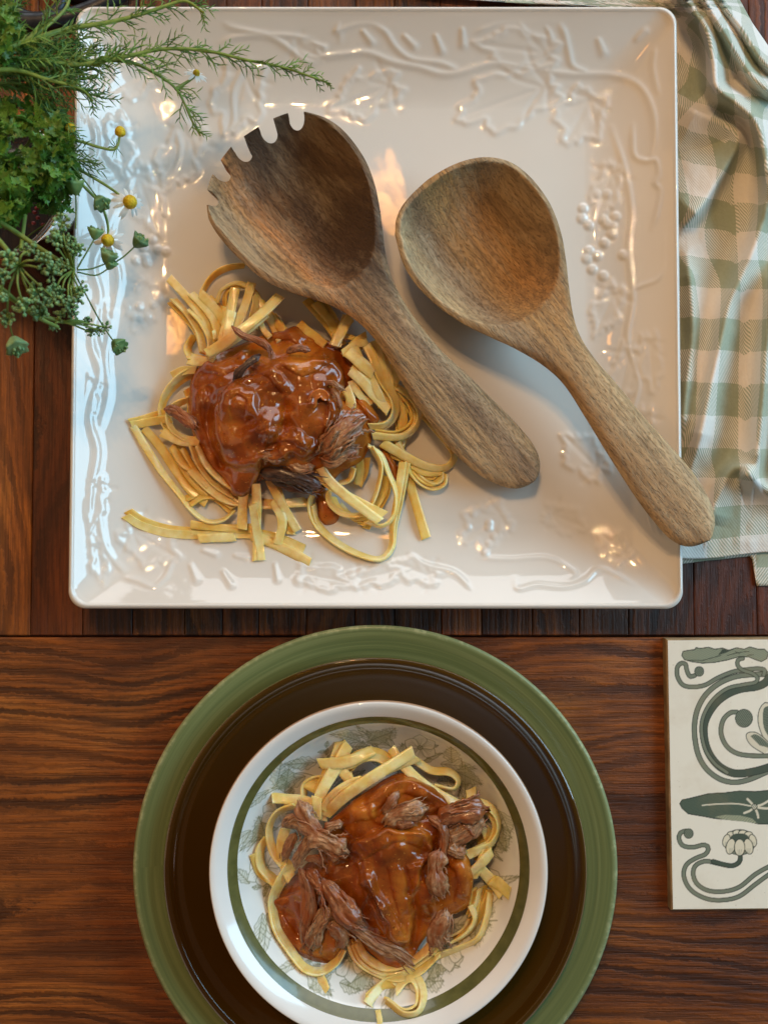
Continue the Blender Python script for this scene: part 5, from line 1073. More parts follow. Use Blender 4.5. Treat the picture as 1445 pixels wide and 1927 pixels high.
# ------------------------------------------------------------------ serving in the bowl
cb = lambda L: [(440+x/2.580, 1350+y/2.580) for x, y in L]
bowl_food = thing("pasta_portion", "smaller neat portion of fettuccine and pulled beef in the white bowl", "pasta", tuple(AT(712, 1630, 0.0205)))
NB = [
 ([(872, 166), (790, 216), (700, 272), (600, 340), (520, 402), (440, 478)], [39, 40, 41, 41.5, 41, 38], 6, 24, 1.06), ([(556, 130), (514, 214), (466, 290), (424, 370), (400, 480)], [33, 35, 37, 38, 37], 4, 24, 1.04), ([(414, 226), (500, 222), (580, 204), (672, 158)], [35, 37.5, 38, 36], [0, 10, 35], 22, 1.03), ([(632, 300), (560, 326), (490, 372), (432, 450)], [38.5, 39.5, 40, 39], 5, 21, 1.06),
 ([(440, 290), (384, 298), (346, 332), (340, 390)], [32, 32, 32.5, 34], 55, 20, .98), ([(188, 388), (250, 396), (320, 404), (400, 424)], [33, 34, 35.5, 37], [30, 10], 20, 1.08), ([(404, 384), (400, 430), (400, 500)], [39, 39.5, 39], 0, 24, 1.05), ([(512, 246), (552, 288), (580, 324)], [34, 36, 38], 0, 22, 1.0),
 ([(560, 250), (610, 202), (680, 188), (740, 214), (760, 260)], [32, 33.5, 34, 35, 37], 50, 20, .98), ([(764, 150), (816, 226), (900, 306), (1000, 374), (1092, 424)], [33, 36, 38, 39, 39], [0, 20, 40], 21, 1.03), ([(880, 208), (960, 258), (1046, 266), (1090, 306), (1064, 350), (976, 336)], [32, 33, 33, 33.5, 35, 36], [20, 45, 60, 55, 40], 20, .99), ([(1150, 346), (1150, 400), (1140, 440)], [34, 35, 36], 0, 20, .97),
 ([(1104, 424), (1190, 416), (1256, 452), (1284, 530), (1252, 610), (1190, 644), (1130, 668)], [39, 39, 38.5, 38, 38, 38.5, 38], [20, 45, 60, 55, 30, 10], 21, 1.05), ([(1252, 648), (1200, 706), (1140, 762)], [38, 38, 37], 20, 21, 1.05), ([(1198, 736), (1246, 790), (1296, 846)], [36, 34, 32], 0, 24, 1.0), ([(1180, 500), (1226, 556), (1240, 620)], [35, 35, 35], 10, 22, .96), ([(1140, 480), (1200, 560), (1210, 700)], [33, 33, 33], 0, 22, .92),
 ([(1244, 850), (1226, 950), (1180, 1050), (1096, 1110), (980, 1166)], [31, 30.5, 30.5, 31, 31], [40, 50, 45, 25], 21, .97), ([(1150, 910), (1172, 976), (1136, 1044), (1056, 1094)], [34, 33.5, 33.5, 33], 55, 20, 1.03), ([(1192, 836), (1180, 900), (1150, 960)], [33, 32, 31], 45, 20, .98), ([(1210, 820), (1200, 900), (1160, 1000), (1080, 1080)], [29, 29, 29, 29], 40, 20, .92),
 ([(600, 1084), (640, 1164), (730, 1212), (840, 1192), (920, 1140), (968, 1090)], [34, 33, 32.5, 33, 34, 35], [40, 58, 58, 40], 20, 1.05), ([(556, 1084), (600, 1170), (690, 1232), (790, 1252), (900, 1222), (1000, 1140)], [33, 31, 30.5, 30.5, 31, 32], 50, 20, 1.0), ([(788, 1290), (850, 1240), (890, 1268), (884, 1316), (820, 1336), (740, 1306)], [29.5, 29, 28.5, 28.5, 28.5, 29], 55, 19, 1.03), ([(656, 1324), (730, 1272), (806, 1262)], [27.5, 29, 30], 0, 21, 1.0), ([(700, 1344), (706, 1368), (712, 1394)], [28, 28.5, 29.5], 0, 11, 1.05), ([(410, 1206), (434, 1240), (460, 1276)], [29, 28, 28.5], 0, 19, .98),
 ([(300, 428), (212, 462), (172, 540), (190, 640), (240, 716)], [36, 35, 34, 34, 35], 48, 21, 1.0), ([(164, 580), (130, 640), (142, 730), (206, 806)], [31, 31, 31, 32], 50, 22, .97), ([(250, 540), (232, 620), (250, 720), (280, 780)], [34, 34, 35, 36], 12, 22, 1.02), ([(282, 700), (222, 790), (186, 890), (208, 1000), (276, 1100), (352, 1184), (436, 1212), (500, 1180), (532, 1120)], [36.5, 35, 32, 30.5, 30, 30, 30.5, 31.5, 33], [20, 35, 50, 55, 55, 50, 45], 20, 1.02), ([(350, 320), (420, 360), (440, 420)], [33, 35, 37], 20, 20, .95), ([(470, 210), (440, 300), (400, 380)], [32, 33, 35], 10, 20, .92)]
for i, (P, z, tl, w, tone) in enumerate(NB): noodle(bowl_food, cb(P), z, tl, w, tone, i+200, floor=bowl_floor)
doubled(NB, cb, bowl_food, bowl_floor, 4, .75, 16)
so = np.array(cb([(478, 486), (560, 420), (650, 356), (740, 296), (830, 268), (900, 300), (980, 352), (1052, 418), (1046, 470), (1084, 560), (1132, 640), (1160, 760), (1152, 850), (1130, 924), (1044, 966), (1000, 1010), (934, 1064), (884, 1150), (826, 1236), (750, 1224), (660, 1150), (580, 1080), (530, 1120), (484, 1180), (400, 1192), (300, 1160), (228, 1082), (166, 990), (118, 924), (180, 880), (222, 846), (292, 770), (350, 710), (410, 660), (420, 590), (440, 530)]))
pb = np.array(cb([(560, 620), (680, 566), (820, 540), (938, 560), (958, 640), (900, 760), (884, 860), (862, 960), (856, 1090), (796, 1106), (744, 1084), (722, 980), (654, 880), (616, 780)]))
pb2 = np.array(cb([(640, 420), (720, 350), (830, 290), (920, 320), (1030, 400), (1040, 450), (900, 460), (800, 500), (700, 520)]))
sauce(bowl_food, so, cb([(720, 720)])[0], [37, 38, 40, 38, 34, 32, 31, 27, 26, 34], 43, [(pb, 3.8, 8.0), (pb2, 1.8, 8)],
      [(*cb([(760, 640)])[0], 30, 2.0), (*cb([(480, 880)])[0], 34, -4.0), (*cb([(260, 960)])[0], 34, -1.0), (*cb([(1080, 760)])[0], 22, 2.0), (*cb([(900, 980)])[0], 20, -4.0), (*cb([(600, 450)])[0], 22, 2.0)], 57, rough_h=.75, power=2.6, ridges=[(cb(P), w, h) for P, w, h in [([(640, 740), (670, 850), (730, 960), (800, 1080)], 17, 3.6), ([(600, 660), (700, 590), (830, 560), (935, 600)], 18, 3.0), ([(880, 700), (905, 820), (940, 930)], 17, 2.8), ([(770, 700), (810, 840), (830, 960)], 14, 1.8), ([(620, 700), (640, 830), (710, 980), (760, 1090)], 5, -2.2), ([(640, 430), (720, 380), (830, 330), (960, 370)], 17, 2.4), ([(850, 860), (880, 1000), (870, 1120)], 8, -3.0), ([(1080, 680), (1120, 780), (1110, 880)], 17, 2.4), ([(230, 860), (200, 960), (280, 1080), (380, 1150)], 16, 2.2), ([(560, 480), (620, 470), (690, 450)], 14, 2.0)]])
for k, (P, z, w, mt, nf) in enumerate([
    ([(318, 402), (352, 470), (400, 540), (420, 590)], [42, 44, 45, 43], 32, M_MEAT, 18), ([(240, 520), (300, 500), (370, 540), (410, 600)], [39, 42, 44.5, 43], 34, M_MEAT, 20), ([(392, 560), (350, 620), (320, 670), (296, 720)], [44, 44, 42, 40], 22, M_MEAT, 14), ([(300, 560), (262, 630), (240, 690)], [41, 40, 38], 18, M_MEAT, 12), ([(360, 580), (440, 600), (540, 650)], [44, 46.5, 45], 44, M_MEAT, 26), ([(350, 690), (390, 680), (432, 710)], [42, 42.5, 41], 14, M_MEAT, 9), ([(440, 540), (490, 520), (526, 512)], [44, 45, 44], 16, M_MEAT, 10),
    ([(320, 730), (360, 830), (366, 940), (350, 1040), (372, 1150)], [39, 40, 40, 38.5, 35], 24, M_MEATB, 16), ([(360, 740), (410, 810), (440, 860)], [40, 41.5, 41], 22, M_MEATB, 14), ([(436, 790), (500, 880), (560, 960), (620, 1000)], [41, 43, 43.5, 42], 42, M_MEATB, 28), ([(500, 940), (440, 960), (400, 1040), (380, 1120)], [41, 41.5, 40, 37], 34, M_MEAT, 24), ([(440, 980), (500, 1020), (530, 1080), (500, 1110)], [41, 41, 39, 36.5], 26, M_MEAT, 18), ([(530, 980), (620, 1040), (720, 1110), (800, 1140), (866, 1196)], [40, 40, 39, 38, 36], 26, M_MEAT, 18),
    ([(800, 360), (762, 410), (728, 466)], [45, 46.5, 45.5], 18, M_MEAT, 10), ([(742, 520), (800, 470), (870, 450), (930, 440)], [45.5, 47, 47, 45.5], 34, M_MEAT, 20), ([(760, 500), (820, 510), (880, 500)], [46, 47, 46], 22, M_MEATB, 14), ([(990, 500), (1070, 470), (1150, 450), (1216, 446)], [43, 45, 44.5, 42], 44, M_MEATB, 26), ([(1030, 590), (1100, 570), (1160, 520), (1200, 470)], [42, 43.5, 43, 41.5], 36, M_MEAT, 24), ([(940, 480), (1000, 520), (1020, 580), (1010, 700)], [44, 45.5, 45.5, 44], 16, M_MEATB, 12),
    ([(1000, 640), (980, 720), (986, 800), (1010, 860)], [45, 46, 45.5, 43.5], 36, M_MEAT, 20), ([(1040, 620), (1080, 650), (1120, 650)], [43.5, 44, 42.5], 24, M_MEAT, 14), ([(1024, 930), (1010, 990), (984, 1050), (1000, 1110)], [41, 42, 41, 38.5], 38, M_MEAT, 26), ([(960, 1040), (1000, 1060), (1046, 1066)], [40, 41, 39.5], 22, M_MEAT, 14)]):
    shred(bowl_food, cb(P), z, w, mt, k+50, nf)
B = Bag(); cc = AT(*cb([(858, 456)])[0], .049); v, f = tube(np.stack([cc+np.array([0, -.0012, 0]), cc, cc+np.array([.0004, .0012, .0002])]), [.0006, .001, .0006], 8); B.add(v, f)
t = NT("carrot"); t.base(t.ramp(t.noise(t.coord(), 300, 2), [(.3, srgb(206, 92, 20)), (.7, srgb(226, 118, 36))])); t.set(Roughness=.3); B.build("carrot_bit", t.m, bowl_food)
# ================================================================== iron trivet behind the herbs
def make_trivet():
    t = NT("cast_iron"); co = t.coord(); n = t.noise(co, 160, 4, .6); t.base(t.ramp(n, [(.3, srgb(34, 36, 40)), (.7, srgb(62, 64, 68))])).set(Metallic=.55, Roughness=.42); t.normal(t.bump(n, .4, .0006))
    T = thing("trivet", "dark cast iron trivet with open loops, partly hidden behind the herbs", "trivet", tuple(AT(60, 10, 0)))
    def bar(P, w, z, name):
        P = catmull(P, 40); Q = AT(P[:, 0], P[:, 1], z); B = Bag(); v, f = tube(Q, w*.000296/2, 12); B.add(v, f); B.build(name, t.m, T)
    bar([(-90, 46), (0, 42), (90, 40), (150, 28), (215, -4), (260, -60)], 34, .0052, "outer_rim")
    for (cx, cy, rx, ry) in ((70, -2, 48, 36), (160, -48, 50, 42), (-30, -6, 46, 36)):
        a = np.linspace(0, 2*PI, 22); bar([(cx+rx*math.cos(x), cy+ry*math.sin(x)) for x in a], 22, .0040, "loop")
    bar([(-90, -70), (60, -66), (200, -90)], 26, .0042, "cross_bar")
make_trivet()
# ================================================================== herbs
def leaf_mat(name, a, b, rough=.5):
    t = NT(name); tint = t.attr('tint', 'Color'); info = t.n('ShaderNodeObjectInfo'); n = t.noise(t.coord('Object'), 240, 3)
    c = t.mix(t.ramp(n, [(.3, 0.0), (.7, 1.0)]), a, b); c = t.mix(1.0, c, tint, 'MULTIPLY'); t.base(c); t.set(Roughness=rough, Specular_IOR_Level=.4)
    tr = t.n('ShaderNodeBsdfTranslucent'); t.l(c, tr.inputs[0]); mx = t.n('ShaderNodeMixShader'); mx.inputs[0].default_value = .28
    t.l(t.b.outputs[0], mx.inputs[1]); t.l(tr.outputs[0], mx.inputs[2]); t.l(mx.outputs[0], t.out.inputs[0]); return t.m
M_FROND = leaf_mat("frond_green", srgb(98, 136, 60), srgb(138, 174, 88)); M_STEM = leaf_mat("stem_green", srgb(118, 142, 62), srgb(150, 168, 84)); M_PARS = leaf_mat("parsley_green", srgb(80, 128, 46), srgb(124, 166, 68), .38)
M_SEED = leaf_mat("seed_green", srgb(112, 146, 96), srgb(150, 178, 124)); M_WHITE = leaf_mat("petal_white", srgb(226, 230, 226), srgb(240, 242, 238))
t_ = NT("pollen_yellow"); n_ = t_.noise(t_.coord(), 700, 2); t_.base(t_.ramp(n_, [(.3, srgb(190, 150, 10)), (.7, srgb(232, 204, 40))])); t_.normal(t_.bump(n_, .8, .0006)); t_.set(Roughness=.7); M_YEL = t_.m
def path3(pts, z, n): 
    P2 = np.asarray(pts, float); zz = np.atleast_1d(np.asarray(z, float)); C = catmull(np.c_[P2, np.interp(np.linspace(0, 1, len(P2)), np.linspace(0, 1, len(zz)), zz)], n)
    return AT(C[:, 0], C[:, 1], C[:, 2]/1000)
def needle(B, p, d, L, w, rr, tint, droop=.25):
    d = d/np.linalg.norm(d); u = np.cross(d, [rr.gauss(0, 1), rr.gauss(0, 1), rr.gauss(0, 1)]); u /= np.linalg.norm(u)+1e-9; v = np.cross(d, u)
    m = p+d*L*.5+u*L*.08*rr.uniform(-1, 1); e = p+d*L+np.array([0, 0, -droop*L])*rr.uniform(0, 1)+u*L*.12*rr.uniform(-1, 1)
    V = []
    for q, k in ((p, .8), (m, 1.0)):
        for a in (0, 2.094, 4.189): V.append(q+(u*math.cos(a)+v*math.sin(a))*w*k)
    V.append(e); F = [(0, 1, 4, 3), (1, 2, 5, 4), (2, 0, 3, 5), (3, 4, 6), (4, 5, 6), (5, 3, 6)]
    for f in F: B.F.append([x+B.n for x in f])
    B.V.append(np.array(V)); B.n += 7; B.A.append(np.tile(tint, (7, 1)))
def tint_of(rr, k=1.0):
    b = rr.uniform(.55, 1.15)*k; return np.array([b*rr.uniform(.85, 1.1), b, b*rr.uniform(.75, 1.05), 1.0])
def fronds(B, W, s0, s1, step, L, rr, dens=6, wn=.00034, up=.35, k=1.0):
    T = np.gradient(W, axis=0); T /= np.linalg.norm(T, axis=1, keepdims=True); seg = np.r_[0, np.cumsum(np.linalg.norm(np.diff(W, axis=0), axis=1))]
    q = s0*seg[-1]
    while q < s1*seg[-1]:
        p = np.array([np.interp(q, seg, W[:, i]) for i in range(3)]); tdir = np.array([np.interp(q, seg, T[:, i]) for i in range(3)])
        a = rr.uniform(0, 2*PI); side = np.cross(tdir, [0, 0, 1.0]); side /= np.linalg.norm(side)+1e-9; nn = np.cross(side, tdir)
        out = side*math.cos(a)+nn*math.sin(a)*.7; d = tdir*rr.uniform(.55, 1.1)+out*rr.uniform(.4, .9)+np.array([0, 0, up*rr.uniform(-.4, .6)]); d /= np.linalg.norm(d)
        ll = L*rr.uniform(.5, 1.15)*(1-.45*max(0, (q/seg[-1]-.6)/.4)); tn = tint_of(rr, k)
        needle(B, p, d, ll, wn*1.15, rr, tn)
        for j in range(dens):
            f = (j+.8)/(dens+.6); sg = 1 if j % 2 else -1; sd = np.cross(d, nn+.4*out); sd /= np.linalg.norm(sd)+1e-9
            dd = d*.75+sd*sg*rr.uniform(.4, .8)+nn*rr.uniform(-.3, .3); needle(B, p+d*ll*f, dd, ll*rr.uniform(.38, .75)*(1.1-.5*f), wn, rr, tn)
        q += step*rr.uniform(.6, 1.4)
def stem_part(T, W, r0, r1, mat=None, tint=(1, 1, 1, 1), name="stem"):
    B = Bag(); v, f = tube(W, np.linspace(r0, r1, len(W)), 7); B.add(v, f, np.array(tint, float)); return B.build(name, mat or M_STEM, T)
def sprig(name, label, pts, z, r0=.0011, r1=.0005, s0=.25, L=.011, step=.0030, dens=6, seed=0, stint=(1, 1, 1, 1), side=None, k=1.0):
    rr = random.Random(seed); W = path3(pts, z, 60); T = thing(name, label, "herb", tuple(W[0])); stem_part(T, W, r0, r1, tint=stint)
    B = Bag(); fronds(B, W, s0, 1.0, step, L, rr, dens, k=k)
    for (P, zz, a0) in (side or []):
        Ws = path3(P, zz, 40); stem_part(T, Ws, r0*.6, r1*.8, name="side_stem"); fronds(B, Ws, a0, 1.0, step, L*.85, rr, dens, k=k)
    if B.V: tag(B.build("feathery_leaves", M_FROND, T, smooth=False), kind="stuff")
    return T
def flower(T, c, up, r_c, n_pet, L, rr, droop=.5):
    """chamomile head: domed yellow centre, white ray petals"""
    up = np.array(up, float); up /= np.linalg.norm(up); a = np.cross(up, [0, 1, .2]); a /= np.linalg.norm(a); b = np.cross(up, a)
    B = Bag(); pr = [(math.sin(q)*r_c, math.cos(q)*r_c*1.15) for q in np.linspace(.02, PI*.62, 12)]+[(r_c*.5, -r_c*.75), (r_c*.05, -r_c*.8)]; th = np.linspace(0, 2*PI, 22, endpoint=False)
    V = np.zeros((len(pr), 22, 3))
    for i, (x, y) in enumerate(pr):
        kn = 1+.05*np.sin(th*11+i*2.1)
        V[i] = c+up*y+(a*np.cos(th)[:, None]+b*np.sin(th)[:, None])*(x*kn)[:, None]
    B.add(V.reshape(-1, 3), grid_faces(len(pr), 22, False, True)); H = B.build("flower_head", M_YEL, T)
    for k in range(n_pet):
        th_ = k*2*PI/n_pet+rr.uniform(-.2, .2); d = a*math.cos(th_)+b*math.sin(th_); w = np.cross(up, d); l = L*rr.uniform(.75, 1.1); dr = droop*rr.uniform(.6, 1.3)
        p0 = c-up*r_c*.25+d*r_c*.75; s = np.linspace(0, 1, 6); ctr = p0+d*(s*l)[:, None]-up*(dr*l*s*s)[:, None]; hw = np.sin(np.clip(s*.86+.1, 0, 1)*PI)**.7*l*.17
        V = np.stack([ctr-w*hw[:, None], ctr+up*(hw*.25)[:, None], ctr+w*hw[:, None]], 1); B = Bag(); B.add(V.reshape(-1, 3), grid_faces(6, 3), np.ones(4)); B.build("petal", M_WHITE, H)
def cup(T, c, d, r, rr, mat=None, k=1.0):
    """green seed head: a little cup with a ragged, pointed rim and knobbly top"""
    d = np.array(d, float); d /= np.linalg.norm(d); a = np.cross(d, [.3, .2, 1]); a /= np.linalg.norm(a); b = np.cross(d, a); m = 20; th = np.linspace(0, 2*PI, m, endpoint=False)
    jag = 1+.13*np.cos(th*6+rr.uniform(0, 6))+.07*np.cos(th*10+rr.uniform(0, 6)); pr = [(.12, -1.0, 0), (.45, -.75, 0), (.75, -.3, .2), (1.0, .25, 1), (1.08, .62, 1.3), (.8, .50, .5), (.45, .62, .2), (.05, .68, 0)]
    V = np.zeros((len(pr), m, 3))
    for i, (x, y, j) in enumerate(pr): q = 1+(jag-1)*j; V[i] = c+d*(y*r*(1+.25*(q-1)))[:, None]+(a*np.cos(th)[:, None]+b*np.sin(th)[:, None])*(x*r*q)[:, None]
    B = Bag(); B.add(V.reshape(-1, 3), grid_faces(len(pr), m, False, True), tint_of(rr, k)*np.array([1.2, 1.2, 1.2, 1]))
    for i in range(9):
        q = rr.uniform(0, 6.28); rq = r*rr.uniform(.3, .95); p = c+d*r*rr.uniform(.5, .75)+(a*math.cos(q)+b*math.sin(q))*rq; vb, fb = tube(np.stack([p-d*r*.15, p, p+d*r*.16, p+d*r*.24]), [r*.1, r*.16, r*.13, r*.02], 7); B.add(vb, fb, tint_of(rr, k*1.25))
    return B.build("seed_head", mat or M_SEED, T)
def floret(T, c, r, rr, n=14, k=1.0):
    n = int(n*1.7); k = k*1.3; r = r*.85
    """cluster of small green buds at the end of an umbel ray"""
    B = Bag()
    for i in range(n):
        v = np.array([rr.gauss(0, 1), rr.gauss(0, 1), abs(rr.gauss(0, 1))*.8+.1]); v /= np.linalg.norm(v); p = c+v*r*rr.uniform(.7, 1.05); q = r*rr.uniform(.15, .25); th = np.linspace(0, 2*PI, 8, endpoint=False)
        V = np.zeros((5, 8, 3))
        for j, f in enumerate((.1, .8, 1.57, 2.3, 3.0)): V[j] = p+np.stack([np.cos(th)*math.sin(f)*q, np.sin(th)*math.sin(f)*q, np.full(8, math.cos(f)*q)], 1)
        B.add(V.reshape(-1, 3), grid_faces(5, 8, False, True), tint_of(rr, k)); v2, f2 = tube(np.stack([c-np.array([0, 0, r*.6]), (c+p)/2, p]), r*.07, 4); B.add(v2, f2, tint_of(rr, k))
    return B.build("floret", M_SEED, T)
RH = random.Random(99)
# -- glass jar that holds the bunch
def make_jar():
    c = AT(-28, 345, .055); R = .038; T = thing("glass_jar", "clear glass jar at the left edge holding the herbs", "jar", (c[0], c[1], 0))
    pr = catmull([(.001, .004), (R*.8, .004), (R*.93, .008), (R*.96, .03), (R*.97, .052), (R*.985, .0545), (R, .055), (R*1.015, .0543), (R*1.02, .051), (R*1.01, .03), (R*.99, .006), (R*.9, .0005), (R*.5, 0), (.001, .0008)], 70)
    V, F = lathe(pr, 90, c[:2]); g = NT("clear_glass"); g.base(g.ramp(g.noise(g.coord(), 30), [(.3, (.93, .93, .96)), (.7, (.97, .96, .98))])).set(Roughness=.02, Transmission_Weight=1.0, IOR=1.48)
    part("jar_wall", V, F, g.m, T)
make_jar()
# -- feathery sprigs
G = "feathery herb sprigs of the bunch"
sprig("herb_sprig", "thick pale stem of feathery herb crossing the platter's upper left corner", [(-40, 112), (20, 92), (90, 66), (140, 52), (205, 42), (262, 28), (315, 10), (350, 2), (384, 24)], [105, 95, 84, 76, 72], .0016, .0006, .32, .0155, .0027, 5, 1, (1.15, 1.05, .8, 1))
sprig("herb_sprig", "longest feathery sprig, reaching right over the platter to its slender tip", [(-40, 118), (60, 110), (140, 122), (230, 108), (310, 92), (390, 96), (460, 112), (530, 126), (590, 146), (622, 158)], [100, 92, 84, 76, 70, 64, 60], .0013, .0005, .18, .0155, .0027, 5, 2, (1, 1, .9, 1))
sprig("herb_sprig", "feathery sprig bending down towards the serving fork", [(-40, 128), (60, 124), (150, 116), (240, 116), (292, 138), (330, 165), (348, 196), (360, 224), (378, 256)], [102, 92, 82, 74, 66, 60, 56], .0013, .0005, .16, .0155, .0027, 5, 3)
sprig("herb_sprig", "short feathery sprig pointing at the platter's left rim", [(-40, 132), (20, 136), (80, 148), (120, 160), (160, 174), (200, 186)], [98, 92, 82, 74, 66], .0012, .0004, .2, .0155, .0027, 5, 4, side=[([(110, 158), (150, 150), (182, 142)], [76, 68, 62], .2)])
sprig("herb_sprig", "feathery sprig pointing up past the iron trivet", [(-40, 112), (20, 90), (62, 68), (98, 42), (124, 16), (134, -10)], [110, 104, 98, 92], .0013, .0006, .2, .0155, .0027, 5, 5, k=1.1)
sprig("herb_sprig", "yellowish stemmed sprig lying across the middle of the bunch", [(-40, 134), (30, 132), (90, 150), (150, 166), (176, 190)], [106, 98, 90, 80], .0014, .0005, .25, .0155, .0027, 5, 6, (1.2, 1.1, .8, 1))
for k, (P, z, lb) in enumerate([([(-40, 60), (0, 48), (20, 20), (30, -10)], [110, 104, 100], "upright frond in the photo's upper left corner"), ([(-40, 150), (40, 170), (90, 190), (130, 240), (140, 275)], [92, 84, 74, 62], "drooping frond between the jar and the platter"), ([(-40, 96), (40, 100), (110, 84), (170, 70)], [92, 84, 76], "frond tucked under the thick pale stem"), ([(-40, 118), (50, 118), (120, 104), (190, 100)], [88, 80, 72], "low frond beneath the longest sprig"), ([(-40, 140), (50, 142), (110, 132), (180, 130)], [86, 78, 70], "low frond beneath the bending sprig"), ([(-40, 80), (30, 84), (80, 96), (140, 92)], [96, 90, 84], "frond filling the gap below the upright sprig"), ([(-40, 160), (20, 156), (70, 164), (120, 182)], [94, 88, 80], "frond above the dense parsley"), ([(-40, 104), (20, 108), (70, 112), (130, 106)], [104, 98, 90], "topmost frond where the sprigs cross"), ([(-40, 126), (10, 130), (60, 138), (128, 146)], [100, 94, 86], "frond beside the yellowish stem, nearest the rim"), ([(-40, 40), (10, 62), (60, 84), (110, 74)], [98, 92, 86], "frond between the corner tuft and the iron trivet"), ([(60, 250), (110, 282), (142, 300), (172, 306)], [78, 70, 60], "small dark frond below the green flower bud")]):
    sprig("herb_frond", lb, P, z, .0009, .0004, .12, .0145, .0022, 6, 20+k, k=1.0 if k != 10 else .6)
# -- chamomile flowers and buds
def chamomile(label, P, z, kind, up, r, seed):
    rr = random.Random(seed); W = path3(P, z, 40); T = thing("chamomile", label, "flower", tuple(W[0]), "chamomile heads"); stem_part(T, W, .0009, .0006)
    if kind == 'open': flower(T, W[-1]+np.array(up)*r*.3, up, r, 14, r*1.7, rr, .8)
    elif kind == 'white': flower(T, W[-1], up, r, 14, r*2.6, rr, .3)
    else:
        flower(T, W[-1]+np.array(up)*r*.3, up, r, 0, r, rr); B = Bag()
        for i in range(9): needle(B, W[-8], np.array([rr.gauss(0, 1), rr.gauss(0, 1), .2]), .006, .00026, rr, tint_of(rr, .7))
        tag(B.build("feathery_leaves", M_FROND, T, smooth=False), kind="stuff")
    return T
chamomile("open chamomile head with drooping white petals on a long stem over the platter", [(60, 276), (120, 300), (160, 325), (205, 352), (244, 381)], [72, 66, 60, 55, 52], 'open', (.55, -.1, .8), .0034, 1)
chamomile("open chamomile head below the other, between green seed cups", [(120, 312), (160, 352), (190, 385), (203, 420), (204, 452)], [70, 63, 57, 53, 51], 'open', (.1, -.35, .9), .0031, 2)
chamomile("closed yellow chamomile bud standing up from a forked twig", [(100, 260), (150, 266), (190, 278), (218, 280), (227, 252)], [68, 63, 60, 58, 58], 'bud', (.1, .8, .5), .0026, 3)
chamomile("greenish chamomile bud beside the platter's left edge", [(80, 285), (105, 268), (122, 252), (133, 243)], [76, 74, 72, 71], 'bud', (.3, .5, .8), .0024, 4)
chamomile("small white daisy caught among the feathery leaves", [(330, 168), (350, 156), (364, 146), (370, 138)], [62, 60, 59, 59], 'white', (.4, .5, .75), .0017, 5)
# -- seed cups on thin stalks
def seedcup(label, P, z, r, d, seed):
    W = path3(P, z, 36); T = thing("seed_stalk", label, "herb", tuple(W[0]), "seed cups on thin stalks"); stem_part(T, W, .00042, .00036, tint=(.55, .62, .6, 1)); cup(T, W[-1]+np.array(d)*r*.9, d, r, random.Random(seed))
for k, a in enumerate([
    ("green seed cup on the stalk nearest the open chamomile", [(130, 306), (160, 340), (184, 372)], [74, 68, 64], .0039, (.5, -.7, .3)), ("seed cup directly left of the lower chamomile head", [(146, 505), (162, 478), (178, 450)], [74, 68, 64], .0034, (.25, .9, .3)), ("seed cup farthest out over the platter", [(206, 500), (232, 484), (254, 464)], [60, 58, 56], .0039, (.7, .6, .4)), ("seed cup just below the lower chamomile head", [(146, 508), (172, 506), (200, 496)], [72, 66, 62], .0040, (.4, .8, .4)),
    ("seed cup hanging lowest on a long thin stalk over the platter edge", [(140, 512), (160, 550), (190, 606), (214, 642)], [74, 70, 62, 56], .0039, (.7, -.6, .3)), ("seed cup at the left, hanging over the bare table", [(18, 588), (20, 615), (26, 636)], [100, 96, 92], .0046, (.4, -.8, .3)), ("seed cup above the platter's left rim, beside the parsley", [(143, 430), (144, 395), (143, 366)], [70, 70, 70], .0043, (0, .9, .4)), ("seed cup on the curved stalk under the lower chamomile", [(146, 512), (180, 518), (204, 506)], [70, 64, 60], .0030, (.5, .7, .4))]):
    seedcup(*a, k)
W_ = None
def umbel(label, hub, zh, stem, zs, ends, seed, r=.0048, k=1.0):
    rr = random.Random(seed); S = path3(stem, zs, 30); T = thing("umbel", label, "herb", tuple(S[0]), "green flower umbels"); stem_part(T, S, .0013, .0010)
    h = AT(hub[0], hub[1], zh/1000)
    for (x, y, z) in ends:
        e = AT(x, y, z/1000); m = (h+e)/2+np.array([0, 0, .004]); stem_part(T, catmull(np.stack([h, m, e]), 12), .00055, .0004, name="ray"); floret(T, e, r*rr.uniform(.85, 1.15), rr, 13, k)
umbel("large out-of-focus green umbel at the left edge, nearest the camera", (36, 500), 118, [(-60, 380), (-20, 430), (10, 465), (36, 500)], [100, 108, 114, 118], [(18, 486, 124), (84, 492, 122), (98, 512, 118), (62, 470, 116), (4, 520, 124), (70, 552, 114), (46, 580, 116), (14, 600, 112), (78, 590, 104), (100, 560, 110), (0, 560, 118)], 5)
umbel("green umbel in front of the platter's left rim", (140, 508), 84, [(-40, 395), (20, 430), (80, 470), (140, 508)], [96, 94, 90, 84], [(118, 420, 96), (112, 440, 94), (104, 456, 98), (132, 452, 92), (150, 470, 88), (140, 470, 92), (116, 556, 90), (104, 548, 92), (130, 574, 88), (146, 566, 86), (140, 590, 86), (120, 500, 96), (150, 545, 86)], 6, .0042)
umbel("small umbel twig whose tip lies over the platter's left rim", (120, 606), 82, [(-40, 520), (20, 560), (70, 590), (120, 606)], [104, 98, 90, 82], [(104, 616, 82), (112, 596, 84), (166, 606, 74), (190, 622, 72), (200, 616, 72), (172, 626, 72)], 7, .0032)
stem_t = thing("herb_twig", "bare pale green stem rising from the parsley into the big umbel", "herb", tuple(AT(50, 370, .06))); stem_part(stem_t, path3([(52, 372), (46, 420), (40, 470)], [70, 84, 96], 24), .0010, .0009)
